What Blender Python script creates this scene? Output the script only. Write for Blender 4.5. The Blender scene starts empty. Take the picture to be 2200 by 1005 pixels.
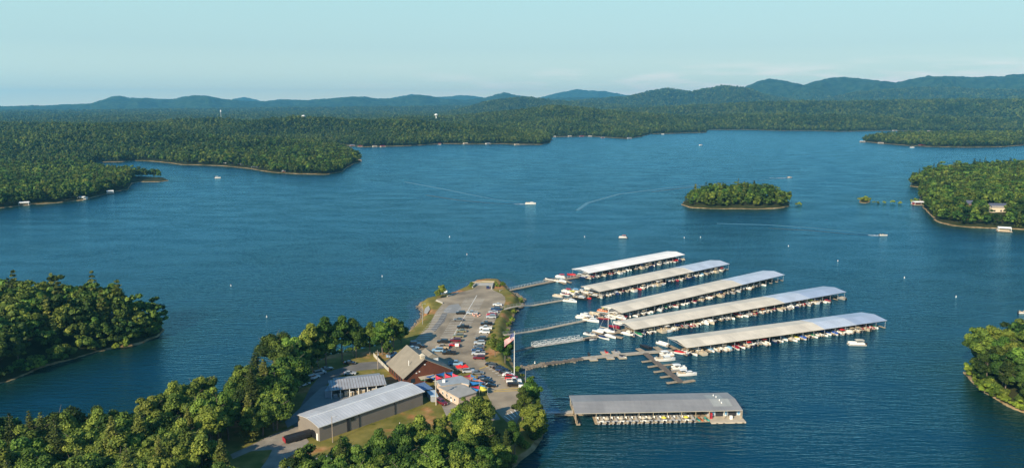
import bpy, math, random
import numpy as np
R = math.radians
random.seed(7); rng = np.random.default_rng(7)
SC = bpy.context.scene
COL = SC.collection
# ------------------------------------------------------------------ camera, sky, sun, exposure
CAM_H = 105.0; FPX = 1600.0
PITCH = math.atan((502.5 - 230) / FPX)
cd = bpy.data.cameras.new('camera'); cam = bpy.data.objects.new('camera', cd); COL.objects.link(cam)
cam.location = (0, 0, CAM_H); cam.rotation_euler = (math.pi/2 - PITCH, 0, 0)
cd.sensor_width = 36; cd.lens = 36 * FPX / 2200; cd.clip_start = 1; cd.clip_end = 120000
SC.camera = cam
SUN_AZ = math.atan2(-0.55, -0.83); SUN_EL = R(28)
w = bpy.data.worlds.new('World'); SC.world = w; w.use_nodes = True
nt = w.node_tree; nt.nodes.clear()
out = nt.nodes.new('ShaderNodeOutputWorld'); bg = nt.nodes.new('ShaderNodeBackground')
sky = nt.nodes.new('ShaderNodeTexSky'); sky.sky_type = 'NISHITA'; sky.sun_disc = False
sky.sun_elevation = SUN_EL; sky.sun_rotation = SUN_AZ; sky.air_density = 1.0; sky.dust_density = 0.6; sky.ozone_density = 1.0
SKY_STR = 0.12
bg.inputs['Strength'].default_value = SKY_STR
tc = nt.nodes.new('ShaderNodeTexCoord'); sep = nt.nodes.new('ShaderNodeSeparateXYZ')
nt.links.new(tc.outputs['Generated'], sep.inputs[0])
ramp = nt.nodes.new('ShaderNodeValToRGB')        # hand-tuned sky colours by elevation, mixed over the sky texture
el = ramp.color_ramp.elements
k = 1 / SKY_STR
def kk(r, g, b): return (r*k*.86, g*k*.82, b*k*.83, 1)
el[0].position = 0.0; el[0].color = kk(1.12, 1.08, .72)
el[1].position = 1.0; el[1].color = kk(.03, .13, .30)
for p_, c_ in ((.03, kk(.64, .80, .68)), (.075, kk(.45, .66, .635)), (.14, kk(.415, .68, .665)), (.22, kk(.15, .42, .60)), (.42, kk(.05, .24, .54))):
    e_ = el.new(p_); e_.color = c_
nt.links.new(sep.outputs[2], ramp.inputs[0])
mx = nt.nodes.new('ShaderNodeMix'); mx.data_type = 'RGBA'; mx.inputs[0].default_value = 0.88
nt.links.new(sky.outputs[0], mx.inputs[6]); nt.links.new(ramp.outputs[0], mx.inputs[7])
# faint wisps of cloud low over the hills
mp = nt.nodes.new('ShaderNodeMapping'); mp.inputs['Scale'].default_value = (5, 5, 42)
nt.links.new(tc.outputs['Generated'], mp.inputs[0])
cn = nt.nodes.new('ShaderNodeTexNoise'); cn.inputs['Scale'].default_value = 2.2; cn.inputs['Detail'].default_value = 7
nt.links.new(mp.outputs[0], cn.inputs[0])
cr = nt.nodes.new('ShaderNodeMapRange'); cr.inputs[1].default_value = .47; cr.inputs[2].default_value = .68
nt.links.new(cn.outputs[0], cr.inputs[0])
hb = nt.nodes.new('ShaderNodeMapRange'); hb.inputs[1].default_value = .06; hb.inputs[2].default_value = .03
nt.links.new(sep.outputs[2], hb.inputs[0])
hb2 = nt.nodes.new('ShaderNodeMapRange'); hb2.inputs[1].default_value = -.25; hb2.inputs[2].default_value = .35
nt.links.new(sep.outputs[0], hb2.inputs[0])
m1 = nt.nodes.new('ShaderNodeMath'); m1.operation = 'MULTIPLY'; m2 = nt.nodes.new('ShaderNodeMath'); m2.operation = 'MULTIPLY'
nt.links.new(cr.outputs[0], m1.inputs[0]); nt.links.new(hb.outputs[0], m1.inputs[1])
nt.links.new(m1.outputs[0], m2.inputs[0]); nt.links.new(hb2.outputs[0], m2.inputs[1])
m3 = nt.nodes.new('ShaderNodeMath'); m3.operation = 'MULTIPLY'; m3.inputs[1].default_value = 1.1
nt.links.new(m2.outputs[0], m3.inputs[0])
mc = nt.nodes.new('ShaderNodeMix'); mc.data_type = 'RGBA'; mc.inputs[7].default_value = kk(1.0, .95, .85)
nt.links.new(m3.outputs[0], mc.inputs[0]); nt.links.new(mx.outputs[2], mc.inputs[6])
nt.links.new(mc.outputs[2], bg.inputs['Color']); nt.links.new(bg.outputs[0], out.inputs['Surface'])
sd = bpy.data.lights.new('sun', 'SUN'); sun = bpy.data.objects.new('sun', sd); COL.objects.link(sun)
sd.energy = 5.0; sd.angle = R(0.53); sd.color = (1.0, 0.88, 0.68)
sv = (math.sin(SUN_AZ)*math.cos(SUN_EL), math.cos(SUN_AZ)*math.cos(SUN_EL), math.sin(SUN_EL))
from mathutils import Vector, Matrix
sun.rotation_euler = Vector(sv).to_track_quat('Z', 'Y').to_euler()
SC.view_settings.view_transform = 'Standard'; SC.view_settings.look = 'None'
SC.view_settings.exposure = 0.5; SC.view_settings.gamma = 1.0
SC.render.engine = 'CYCLES'
SC.cycles.max_bounces = 5; SC.cycles.diffuse_bounces = 2; SC.cycles.glossy_bounces = 2
SC.cycles.transmission_bounces = 2; SC.cycles.volume_bounces = 0; SC.cycles.transparent_max_bounces = 4
SC.cycles.caustics_reflective = False; SC.cycles.caustics_refractive = False
SC.cycles.use_denoising = True
HAZE_DENSITY = 5.6e-5
# ------------------------------------------------------------------ helpers
CP, SP = math.cos(PITCH), math.sin(PITCH)
def ray(px, py):
    x = (px - 1100) / FPX; y = -(py - 502.5) / FPX
    return np.array((x, CP + y*SP, -SP + y*CP))
def P(px, py, z=0.0):
    d = ray(px, py); t = (z - CAM_H) / d[2]
    return Vector((d[0]*t, d[1]*t, z))
ORD = 'first second third fourth fifth sixth seventh eighth ninth tenth eleventh twelfth thirteenth fourteenth fifteenth sixteenth seventeenth eighteenth nineteenth'.split()
TENS = {2: 'twent', 3: 'thirt', 4: 'fort', 5: 'fift', 6: 'sixt', 7: 'sevent', 8: 'eight', 9: 'ninet'}
def ordinal(n):
    if n <= 19: return ORD[n-1]
    t, u = divmod(n, 10)
    if t > 9: return str(n) + 'th'
    return TENS[t] + ('ieth' if u == 0 else 'y-' + ORD[u-1])
def tag(o, label=None, cat=None, group=None, kind=None):
    if label: o['label'] = label
    if cat: o['category'] = cat
    if group: o['group'] = group
    if kind: o['kind'] = kind
    return o
def thing(name, label, cat, loc=(0, 0, 0), rz=0.0, group=None, scale=1.0):
    o = bpy.data.objects.new(name, None); COL.objects.link(o); o.empty_display_size = .5
    o.location = loc; o.rotation_euler = (0, 0, rz); o.scale = (scale,)*3
    return tag(o, label, cat, group)
def link(name, me, parent=None, label=None):
    o = bpy.data.objects.new(name, me); COL.objects.link(o)
    if parent: o.parent = parent
    if label: o['label'] = label
    return o
class MB:
    def __init__(s): s.v = []; s.f = []; s.m = []
    def add(s, vs, fs, mi=0):
        b = len(s.v); s.v += [tuple(v) for v in vs]; s.f += [tuple(i + b for i in f) for f in fs]; s.m += [mi]*len(fs); return s
    def box(s, x0, y0, z0, x1, y1, z1, mi=0, rz=0.0, c=None):
        vs = [(x, y, z) for z in (z0, z1) for x, y in ((x0, y0), (x1, y0), (x1, y1), (x0, y1))]
        if rz:
            cx, cy = c or ((x0+x1)/2, (y0+y1)/2); ca, sa = math.cos(rz), math.sin(rz)
            vs = [(cx+(x-cx)*ca-(y-cy)*sa, cy+(x-cx)*sa+(y-cy)*ca, z) for x, y, z in vs]
        return s.add(vs, [(3, 2, 1, 0), (4, 5, 6, 7), (0, 1, 5, 4), (1, 2, 6, 5), (2, 3, 7, 6), (3, 0, 4, 7)], mi)
    def frustum(s, b, t, z0, z1, mi=0):          # b,t = (x0,y0,x1,y1)
        vs = [(b[0], b[1], z0), (b[2], b[1], z0), (b[2], b[3], z0), (b[0], b[3], z0), (t[0], t[1], z1), (t[2], t[1], z1), (t[2], t[3], z1), (t[0], t[3], z1)]
        return s.add(vs, [(3, 2, 1, 0), (4, 5, 6, 7), (0, 1, 5, 4), (1, 2, 6, 5), (2, 3, 7, 6), (3, 0, 4, 7)], mi)
    def tube(s, pts, rs, n=6, mi=0, cap=True):
        pts = [Vector(p) for p in pts]
        if not hasattr(rs, '__len__'): rs = [rs]*len(pts)
        vs = []
        for i, p in enumerate(pts):
            d = (pts[min(i+1, len(pts)-1)] - pts[max(i-1, 0)]).normalized()
            a = d.cross(Vector((0, 0, 1)) if abs(d.z) < .9 else Vector((1, 0, 0))).normalized(); b = d.cross(a)
            for k_ in range(n):
                t = 2*math.pi*k_/n; vs.append(p + (a*math.cos(t) + b*math.sin(t))*rs[i])
        fs = [(i*n+k_, i*n+(k_+1) % n, (i+1)*n+(k_+1) % n, (i+1)*n+k_) for i in range(len(pts)-1) for k_ in range(n)]
        if cap: fs += [tuple(range(n-1, -1, -1)), tuple((len(pts)-1)*n + k_ for k_ in range(n))]
        return s.add(vs, fs, mi)
    def loft(s, rings, mi=0, caps=True, closed=True):
        n = len(rings[0]); vs = [p for r in rings for p in r]
        rr = range(n) if closed else range(n-1)
        fs = [(i*n+k_, i*n+(k_+1) % n, (i+1)*n+(k_+1) % n, (i+1)*n+k_) for i in range(len(rings)-1) for k_ in rr]
        if caps: fs += [tuple(range(n-1, -1, -1)), tuple((len(rings)-1)*n + k_ for k_ in range(n))]
        return s.add(vs, fs, mi)
    def poly(s, pts, z0, z1, mi=0):
        n = len(pts); vs = [(p[0], p[1], z0) for p in pts] + [(p[0], p[1], z1) for p in pts]
        fs = [tuple(range(n, 2*n)), tuple(range(n-1, -1, -1))] + [(i, (i+1) % n, n+(i+1) % n, n+i) for i in range(n)]
        return s.add(vs, fs, mi)
    def mesh(s, name, mats, smooth=False):
        me = bpy.data.meshes.new(name); me.from_pydata(s.v, [], s.f)
        for m_ in (mats if isinstance(mats, (list, tuple)) else [mats]): me.materials.append(m_)
        me.polygons.foreach_set('material_index', s.m)
        if smooth: me.polygons.foreach_set('use_smooth', [True]*len(s.f))
        me.update(); return me
    def build(s, name, mats, parent=None, label=None, smooth=False):
        return link(name, s.mesh(name, mats, smooth), parent, label)
def np_mesh(name, V, Fq, mats, mi=None):
    me = bpy.data.meshes.new(name); n, m_ = len(V), len(Fq); kf = Fq.shape[1]
    me.vertices.add(n); me.vertices.foreach_set('co', np.ascontiguousarray(V, dtype=np.float32).ravel())
    me.loops.add(m_*kf); me.loops.foreach_set('vertex_index', np.ascontiguousarray(Fq, dtype=np.int32).ravel())
    me.polygons.add(m_); me.polygons.foreach_set('loop_start', np.arange(0, m_*kf, kf, dtype=np.int32))
    for q in mats: me.materials.append(q)
    if mi is not None: me.polygons.foreach_set('material_index', mi.astype(np.int32))
    me.update(calc_edges=True); return me
# ---- value noise
def _h(ix, iy, s):
    n = (ix*374761393 + iy*668265263 + s*69069) & 0x7fffffff
    n = ((n ^ (n >> 13))*1274126177) & 0x7fffffff
    return ((n ^ (n >> 16)) & 0xffff) / 65535.0
def vnoise(x, y, s=0):
    ix = np.floor(x).astype(np.int64); iy = np.floor(y).astype(np.int64); fx = x-ix; fy = y-iy
    fx = fx*fx*(3-2*fx); fy = fy*fy*(3-2*fy)
    return (_h(ix, iy, s)*(1-fx)+_h(ix+1, iy, s)*fx)*(1-fy)+(_h(ix, iy+1, s)*(1-fx)+_h(ix+1, iy+1, s)*fx)*fy
def fbm(x, y, o=4, s=0):
    a = 0; amp = .5; t = 0
    for i in range(o): a = a+amp*vnoise(x, y, s+i*17); t += amp; amp *= .5; x = x*2.03+7.1; y = y*2.03+3.7
    return a/t
# ------------------------------------------------------------------ materials
MATS = {}
def mat(name, col, rough=.7, metal=0.0, var=0.0, vscale=1.0, bump=0.0, bscale=8.0, spec=.4, stripes=None, coat=0.0, emis=None):
    if name in MATS: return MATS[name]
    m = bpy.data.materials.new(name); m.use_nodes = True; MATS[name] = m
    t = m.node_tree; b = t.nodes['Principled BSDF']
    b.inputs['Base Color'].default_value = (*col, 1); b.inputs['Roughness'].default_value = rough
    b.inputs['Metallic'].default_value = metal; b.inputs['Specular IOR Level'].default_value = spec; b.inputs['Coat Weight'].default_value = coat
    co = t.nodes.new('ShaderNodeTexCoord')
    last = None
    if var:
        n = t.nodes.new('ShaderNodeTexNoise'); n.inputs['Scale'].default_value = vscale; n.inputs['Detail'].default_value = 5
        t.links.new(co.outputs['Object'], n.inputs[0])
        r = t.nodes.new('ShaderNodeValToRGB'); r.color_ramp.elements[0].position = .3; r.color_ramp.elements[1].position = .7
        r.color_ramp.elements[0].color = (*[c*(1-var) for c in col], 1); r.color_ramp.elements[1].color = (*[min(1, c*(1+var)) for c in col], 1)
        t.links.new(n.outputs[0], r.inputs[0]); last = r.outputs[0]
    if stripes:                                   # (axis, period m, line colour, line width share)
        ax, per, lc, wd = stripes
        s = t.nodes.new('ShaderNodeSeparateXYZ'); t.links.new(co.outputs['Object'], s.inputs[0])
        d = t.nodes.new('ShaderNodeMath'); d.operation = 'DIVIDE'; d.inputs[1].default_value = per; t.links.new(s.outputs[ax], d.inputs[0])
        f = t.nodes.new('ShaderNodeMath'); f.operation = 'FRACT'; t.links.new(d.outputs[0], f.inputs[0])
        g = t.nodes.new('ShaderNodeMath'); g.operation = 'LESS_THAN'; g.inputs[1].default_value = wd; t.links.new(f.outputs[0], g.inputs[0])
        x = t.nodes.new('ShaderNodeMix'); x.data_type = 'RGBA'; t.links.new(g.outputs[0], x.inputs[0])
        if last is not None: t.links.new(last, x.inputs[6])
        else: x.inputs[6].default_value = (*col, 1)
        x.inputs[7].default_value = (*lc, 1); last = x.outputs[2]
    if name.startswith(('roof_', 'pale_standing')):   # sheets of slightly different age, faint streaks down the slope
        s = t.nodes.new('ShaderNodeSeparateXYZ'); t.links.new(co.outputs['Object'], s.inputs[0])
        d = t.nodes.new('ShaderNodeMath'); d.operation = 'DIVIDE'; d.inputs[1].default_value = 5.2; t.links.new(s.outputs[0], d.inputs[0])
        f = t.nodes.new('ShaderNodeMath'); f.operation = 'FLOOR'; t.links.new(d.outputs[0], f.inputs[0])
        g = t.nodes.new('ShaderNodeMath'); g.operation = 'GREATER_THAN'; g.inputs[1].default_value = 7.3; t.links.new(s.outputs[1], g.inputs[0])
        h = t.nodes.new('ShaderNodeMath'); h.operation = 'MULTIPLY_ADD'; h.inputs[1].default_value = 37.0; t.links.new(g.outputs[0], h.inputs[0]); t.links.new(f.outputs[0], h.inputs[2])
        wn_ = t.nodes.new('ShaderNodeTexWhiteNoise'); wn_.noise_dimensions = '1D'; t.links.new(h.outputs[0], wn_.inputs['W'])
        mp_ = t.nodes.new('ShaderNodeMapping'); mp_.inputs['Scale'].default_value = (1.3, .16, 1); t.links.new(co.outputs['Object'], mp_.inputs[0])
        st = t.nodes.new('ShaderNodeTexNoise'); st.inputs['Scale'].default_value = 1.0; st.inputs['Detail'].default_value = 5; t.links.new(mp_.outputs[0], st.inputs[0])
        ad_ = t.nodes.new('ShaderNodeMath'); ad_.operation = 'MULTIPLY_ADD'; ad_.inputs[1].default_value = .38; t.links.new(wn_.outputs['Value'], ad_.inputs[0]); t.links.new(st.outputs[0], ad_.inputs[2])
        mr = t.nodes.new('ShaderNodeMapRange'); mr.inputs[1].default_value = .3; mr.inputs[2].default_value = 1.1; mr.inputs[3].default_value = .94; mr.inputs[4].default_value = 1.2; t.links.new(ad_.outputs[0], mr.inputs[0])
        hs = t.nodes.new('ShaderNodeHueSaturation'); t.links.new(mr.outputs[0], hs.inputs['Value']); t.links.new(last, hs.inputs['Color']); last = hs.outputs[0]
    if last is not None: t.links.new(last, b.inputs['Base Color'])
    if bump:
        n = t.nodes.new('ShaderNodeTexNoise'); n.inputs['Scale'].default_value = bscale; n.inputs['Detail'].default_value = 4
        t.links.new(co.outputs['Object'], n.inputs[0]); bp = t.nodes.new('ShaderNodeBump'); bp.inputs['Strength'].default_value = bump
        bp.inputs['Distance'].default_value = .1; t.links.new(n.outputs[0], bp.inputs['Height']); t.links.new(bp.outputs[0], b.inputs['Normal'])
    return m
def foliage(name, c0, c1, c2, hue=.03):
    m = bpy.data.materials.new(name); m.use_nodes = True; t = m.node_tree; b = t.nodes['Principled BSDF']
    b.inputs['Roughness'].default_value = .6; b.inputs['Specular IOR Level'].default_value = .18
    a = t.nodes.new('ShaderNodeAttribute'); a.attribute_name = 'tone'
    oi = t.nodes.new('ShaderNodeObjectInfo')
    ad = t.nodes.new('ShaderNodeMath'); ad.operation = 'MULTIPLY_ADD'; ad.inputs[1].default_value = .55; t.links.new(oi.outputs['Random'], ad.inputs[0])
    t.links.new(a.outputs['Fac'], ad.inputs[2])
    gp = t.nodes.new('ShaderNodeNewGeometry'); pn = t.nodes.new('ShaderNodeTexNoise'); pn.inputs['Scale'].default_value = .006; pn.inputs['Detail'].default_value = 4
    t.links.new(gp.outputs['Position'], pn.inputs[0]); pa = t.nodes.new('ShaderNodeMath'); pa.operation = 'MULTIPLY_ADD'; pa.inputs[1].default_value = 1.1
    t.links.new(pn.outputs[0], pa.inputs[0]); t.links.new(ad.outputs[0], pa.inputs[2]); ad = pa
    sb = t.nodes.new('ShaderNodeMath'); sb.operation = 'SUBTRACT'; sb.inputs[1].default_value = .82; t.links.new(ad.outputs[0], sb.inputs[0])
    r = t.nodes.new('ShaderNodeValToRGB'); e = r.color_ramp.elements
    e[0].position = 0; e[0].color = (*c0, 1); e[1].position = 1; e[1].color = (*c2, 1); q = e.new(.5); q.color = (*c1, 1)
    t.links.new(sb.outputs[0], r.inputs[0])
    h = t.nodes.new('ShaderNodeHueSaturation'); t.links.new(r.outputs[0], h.inputs['Color'])
    hr = t.nodes.new('ShaderNodeMapRange'); hr.inputs[3].default_value = .5-hue; hr.inputs[4].default_value = .5+hue
    wn = t.nodes.new('ShaderNodeTexWhiteNoise'); wn.noise_dimensions = '1D'; t.links.new(oi.outputs['Random'], wn.inputs['W'])
    t.links.new(wn.outputs['Value'], hr.inputs[0]); t.links.new(hr.outputs[0], h.inputs['Hue'])
    vr = t.nodes.new('ShaderNodeMapRange'); vr.inputs[3].default_value = .68; vr.inputs[4].default_value = 1.35
    sp = t.nodes.new('ShaderNodeSeparateColor'); t.links.new(wn.outputs['Color'], sp.inputs[0])
    t.links.new(sp.outputs[1], vr.inputs[0]); t.links.new(vr.outputs[0], h.inputs['Value'])
    t.links.new(h.outputs[0], b.inputs['Base Color'])
    tr = t.nodes.new('ShaderNodeBsdfTranslucent'); t.links.new(h.outputs[0], tr.inputs['Color'])
    ms = t.nodes.new('ShaderNodeMixShader'); ms.inputs[0].default_value = .22
    t.links.new(b.outputs[0], ms.inputs[1]); t.links.new(tr.outputs[0], ms.inputs[2])
    t.links.new(ms.outputs[0], t.nodes['Material Output'].inputs['Surface'])
    MATS[name] = m; return m
LEAF = foliage('leaf_broad', (.016, .042, .008), (.086, .146, .022), (.235, .30, .045))
PINEM = foliage('leaf_pine', (.012, .030, .008), (.075, .100, .020), (.20, .21, .040), .015)
LEAFF = foliage('leaf_far', (.010, .028, .009), (.050, .088, .018), (.15, .185, .034), .02)
BUSH = foliage('leaf_bush', (.08, .13, .015), (.16, .22, .025), (.28, .32, .04), .01)
BARK = mat('bark', (.16, .13, .10), .9, var=.35, vscale=2)
white = mat('white_paint', (.80, .79, .75), .45, var=.05, vscale=.5)
gel = mat('white_gelcoat', (.82, .80, .75), .25, coat=.3)
dark = mat('dark_grey', (.03, .03, .035), .6)
black = mat('black_plastic', (.012, .012, .014), .5)
steel = mat('galvanised_steel', (.42, .43, .44), .45, metal=.3)
wood = mat('deck_wood', (.36, .28, .19), .8, var=.22, vscale=1.4, stripes=(0, .6, (.20, .155, .11), .12))
wood2 = mat('dark_deck_wood', (.15, .12, .095), .85, var=.25, vscale=1.2, stripes=(0, .6, (.08, .065, .05), .12))
poleM = mat('pole_wood', (.32, .26, .20), .9, var=.2)
concrete = mat('concrete', (.42, .39, .34), .9, var=.15, vscale=.4)
asphalt = mat('asphalt', (.285, .228, .158), .92, var=.36, vscale=.11, bump=.3, bscale=3)
asph2 = mat('asphalt_patch', (.145, .137, .128), .92, var=.22, vscale=.2)
asph3 = mat('pale_asphalt_patch', (.25, .245, .235), .92, var=.1, vscale=.3)
gravel = mat('gravel', (.27, .235, .19), .95, var=.28, vscale=.25, bump=.5, bscale=5)
line = mat('line_paint', (.78, .75, .68), .7, var=.2, vscale=.8)
yline = mat('yellow_paint', (.55, .36, .07), .7, var=.15, vscale=.8)
tan = mat('tan_upholstery', (.52, .42, .29), .7)
greyseat = mat('grey_upholstery', (.42, .41, .39), .7)
glass = mat('dark_glass', (.02, .03, .04), .08, spec=.8)
roofbeige = mat('roof_beige', (.66, .57, .44), .55, metal=.0, var=.13, vscale=.16, stripes=(0, 1.0, (.61, .54, .44), .10))
roofblue = mat('roof_new', (.60, .62, .66), .4, metal=.2, var=.09, vscale=.15, stripes=(0, 1.0, (.42, .46, .52), .10))
roofblue2 = mat('roof_newest', (.46, .51, .60), .4, metal=.25, var=.05, vscale=.1, stripes=(0, 1.0, (.34, .39, .48), .10))
roofwhite = mat('roof_white', (.88, .82, .74), .5, var=.03, vscale=.1, stripes=(0, 1.0, (.70, .67, .62), .10))
roofgrey = mat('roof_grey', (.30, .28, .26), .5, metal=.1, var=.1, vscale=.15, stripes=(1, .9, (.17, .165, .16), .14))
roofgreyl = mat('roof_grey_pale', (.34, .335, .30), .45, var=.12, vscale=.2)
def colm(n, c, r=.4, coat=.0): return mat('paint_' + n, c, r, coat=coat)
RED = colm('red', (.55, .03, .03)); BLUE = colm('blue', (.03, .10, .42)); GREEN = colm('green', (.03, .22, .10)); YEL = colm('yellow', (.80, .68, .08))
TEAL = colm('teal', (.02, .42, .38)); NAVY = colm('navy', (.015, .03, .10)); MAR = colm('maroon', (.30, .02, .04)); BLK = colm('black', (.02, .02, .022)); BEIGE = colm('beige', (.55, .48, .36)); SKYB = colm('sky_blue', (.20, .42, .62)); GRY = colm('grey', (.30, .31, .33)); ORG = colm('orange', (.62, .16, .05)); TANP = colm('tan', (.46, .37, .25))
# ------------------------------------------------------------------ the shape of the land
def poly_px(l): return np.array([tuple(P(*p[:2]))[:2] for p in l])
LP = poly_px([(-330, 930), (-100, 850), (0, 822), (60, 800), (130, 778), (200, 757), (260, 745), (300, 738), (338, 722), (350, 708), (330, 694), (250, 680), (150, 672), (0, 665), (-330, 655)])
ISLE = poly_px([(1467, 440), (1480, 446), (1520, 448), (1600, 449), (1660, 449), (1690, 445), (1698, 438), (1690, 430), (1640, 423), (1550, 421), (1490, 427), (1468, 434)])
RP = poly_px([(1956, 400), (1975, 403), (1978, 412), (1975, 425), (1985, 445), (2010, 476), (2042, 484), (2084, 489), (2127, 491), (2200, 493), (2600, 530), (2900, 400), (2200, 372), (2100, 372), (2000, 380), (1962, 388)])
RB = poly_px([(2076, 800), (2085, 815), (2110, 840), (2150, 862), (2190, 882), (2300, 930), (2600, 980), (2600, 790), (2250, 765), (2150, 762), (2100, 772)])
RM = poly_px([(1850, 304), (1890, 308), (1950, 313), (2010, 316), (2080, 317), (2150, 316), (2200, 312), (2500, 320), (2900, 316), (2500, 290), (2200, 294), (2000, 294), (1880, 298)])
IS2 = poly_px([(1846, 434), (1857, 437), (1870, 434), (1868, 428), (1857, 426), (1847, 429)])
MAIN = np.vstack([poly_px([(-330, 475), (0, 447), (60, 440), (120, 436), (180, 430), (240, 413), (275, 407), (283, 394), (300, 391), (340, 391), (363, 388), (350, 382), (300, 380), (250, 377), (205, 367), (180, 357), (210, 349), (260, 348), (290, 345), (330, 347), (370, 351), (390, 354), (430, 355), (480, 357), (510, 360), (540, 363), (560, 367), (590, 371), (640, 374), (700, 375), (735, 369), (744, 360), (760, 353), (778, 347), (770, 338), (750, 329), (725, 319), (700, 311), (690, 307), (720, 309), (750, 313), (780, 316), (820, 315), (880, 314), (950, 309), (1010, 310), (1080, 309), (1120, 311), (1165, 311), (1182, 307), (1183, 300), (1180, 294), (1220, 294), (1270, 293), (1320, 297), (1350, 298), (1375, 294), (1400, 288), (1450, 287), (1515, 285), (1522, 279), (1600, 279), (1680, 281), (1740, 281), (1800, 283), (1900, 281), (2100, 283), (2900, 283)]), np.array([(30000, 20000), (30000, 60000), (-60000, 60000), (-30000, 8000), (-3000, 900)])])
MARI = poly_px([(560, 850), (600, 842), (640, 800), (690, 772), (760, 757), (820, 745), (862, 725), (884, 705), (905, 682), (907, 668), (897, 658), (903, 648), (935, 640), (965, 634), (1000, 617), (1013, 607), (1045, 604), (1082, 605), (1093, 618), (1104, 629), (1122, 642), (1122, 655), (1108, 668), (1100, 692), (1094, 715), (1094, 740), (1096, 765), (1106, 790), (1124, 806), (1138, 825), (1152, 850), (1168, 880), (1174, 905), (1166, 940), (1148, 968), (1118, 990), (1096, 1015), (1070, 1060), (1040, 1300), (-1200, 1700), (-700, 1000), (0, 965), (200, 935), (330, 902), (450, 880)])
def sdf(p, poly):
    d = np.full(len(p), 1e18); ins = np.zeros(len(p), bool); n = len(poly)
    for i in range(n):
        a, b = poly[i], poly[(i+1) % n]; e = b-a; wx = p[:, 0]-a[0]; wy = p[:, 1]-a[1]
        t = np.clip((wx*e[0]+wy*e[1])/(e@e), 0, 1); dx = wx-e[0]*t; dy = wy-e[1]*t; d = np.minimum(d, dx*dx+dy*dy)
        c = ((a[1] > p[:, 1]) != (b[1] > p[:, 1])); ins ^= c & (p[:, 0] < e[0]*(p[:, 1]-a[1])/(e[1]+1e-12*(e[1] == 0))+a[0])
    d = np.sqrt(d); return np.where(ins, d, -d)
LANDS = {'lp': (LP, 9.0), 'isle': (ISLE, 5.0), 'rp': (RP, 12.0), 'rb': (RB, 4.0), 'rm': (RM, 8.0), 'is2': (IS2, .8), 'main': (MAIN, 20.0), 'mari': (MARI, 3.0)}
def prof(l):
    a = []
    for px, py in l:
        d = ray(px, py); a.append((math.atan2(d[0], d[1]), math.atan2(d[2], math.hypot(d[0], d[1]))))
    return np.array(a)
RIDGES = [  # distance, front width, crest line in the picture
 (11500, 1500, [(-500, 232), (0, 231), (100, 229), (195, 225), (215, 219), (240, 210), (258, 208), (280, 212), (320, 214), (372, 216), (395, 210), (420, 207), (448, 208), (475, 215), (520, 219), (570, 220), (600, 216), (650, 217), (700, 215), (740, 211), (760, 210), (785, 210), (810, 214), (850, 213), (880, 207), (900, 205), (925, 208), (950, 214), (1000, 217), (1040, 212), (1062, 206), (1083, 200), (1105, 206), (1160, 213), (1250, 212), (1300, 211), (1350, 207), (1400, 206), (1450, 208), (1700, 215), (2700, 215)]),
 (16000, 1300, [(-500, 240), (480, 232), (500, 214), (525, 210), (555, 217), (600, 232), (820, 232), (845, 211), (885, 204), (920, 210), (950, 210), (985, 207), (1015, 207), (1040, 212), (1150, 213), (1190, 204), (1240, 193), (1262, 196), (1300, 198), (1340, 205), (1400, 212), (2700, 220)]),
 (6500, 900, [(-500, 245), (960, 240), (1010, 228), (1040, 219), (1070, 213), (1105, 209), (1140, 210), (1180, 214), (1220, 218), (1300, 224), (1400, 228), (2700, 236)]),
 (8200, 1100, [(-500, 245), (1180, 226), (1230, 216), (1280, 213), (1345, 208), (1390, 198), (1420, 192), (1438, 190), (1460, 193), (1487, 198), (1515, 191), (1552, 184), (1585, 186), (1615, 192), (1640, 203), (1700, 214), (1760, 222), (2700, 232)]),
 (10500, 1500, [(-500, 245), (1560, 214), (1600, 190), (1630, 176), (1655, 171), (1680, 174), (1710, 181), (1728, 184), (1755, 176), (1785, 169), (1815, 168), (1850, 172), (1895, 177), (1925, 180), (1955, 173), (2000, 167), (2040, 167), (2080, 169), (2130, 166), (2170, 167), (2215, 162), (2400, 158), (2700, 170)]),
 (8800, 900, [(-500, 245), (1740, 222), (1800, 206), (1840, 197), (1880, 193), (1950, 190), (2010, 187), (2080, 190), (2140, 192), (2200, 190), (2700, 195)]),
 (3600, 500, [(-500, 262), (620, 266), (700, 262), (800, 256), (870, 250), (940, 250), (1010, 246), (1080, 239), (1140, 231), (1190, 226), (1230, 228), (1300, 236), (1400, 244), (1500, 250), (1560, 247), (1640, 243), (1700, 240), (1760, 243), (1850, 246), (1950, 241), (2030, 239), (2120, 240), (2200, 238), (2700, 240)]),
 (5200, 500, [(-500, 252), (900, 246), (1200, 240), (1480, 226), (1560, 222), (1640, 218), (1720, 216), (1800, 217), (1900, 216), (2000, 214), (2060, 212), (2200, 213), (2700, 214)]),
 (2500, 300, [(-500, 290), (0, 273), (60, 273), (110, 263), (150, 262), (172, 269), (230, 270), (300, 272), (400, 268), (500, 265), (570, 257), (640, 249), (700, 252), (800, 258), (870, 255), (940, 262), (1100, 280), (1180, 292), (2700, 300)])]
RP_ = [(D, wd, prof(l)) for D, wd, l in RIDGES]
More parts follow.
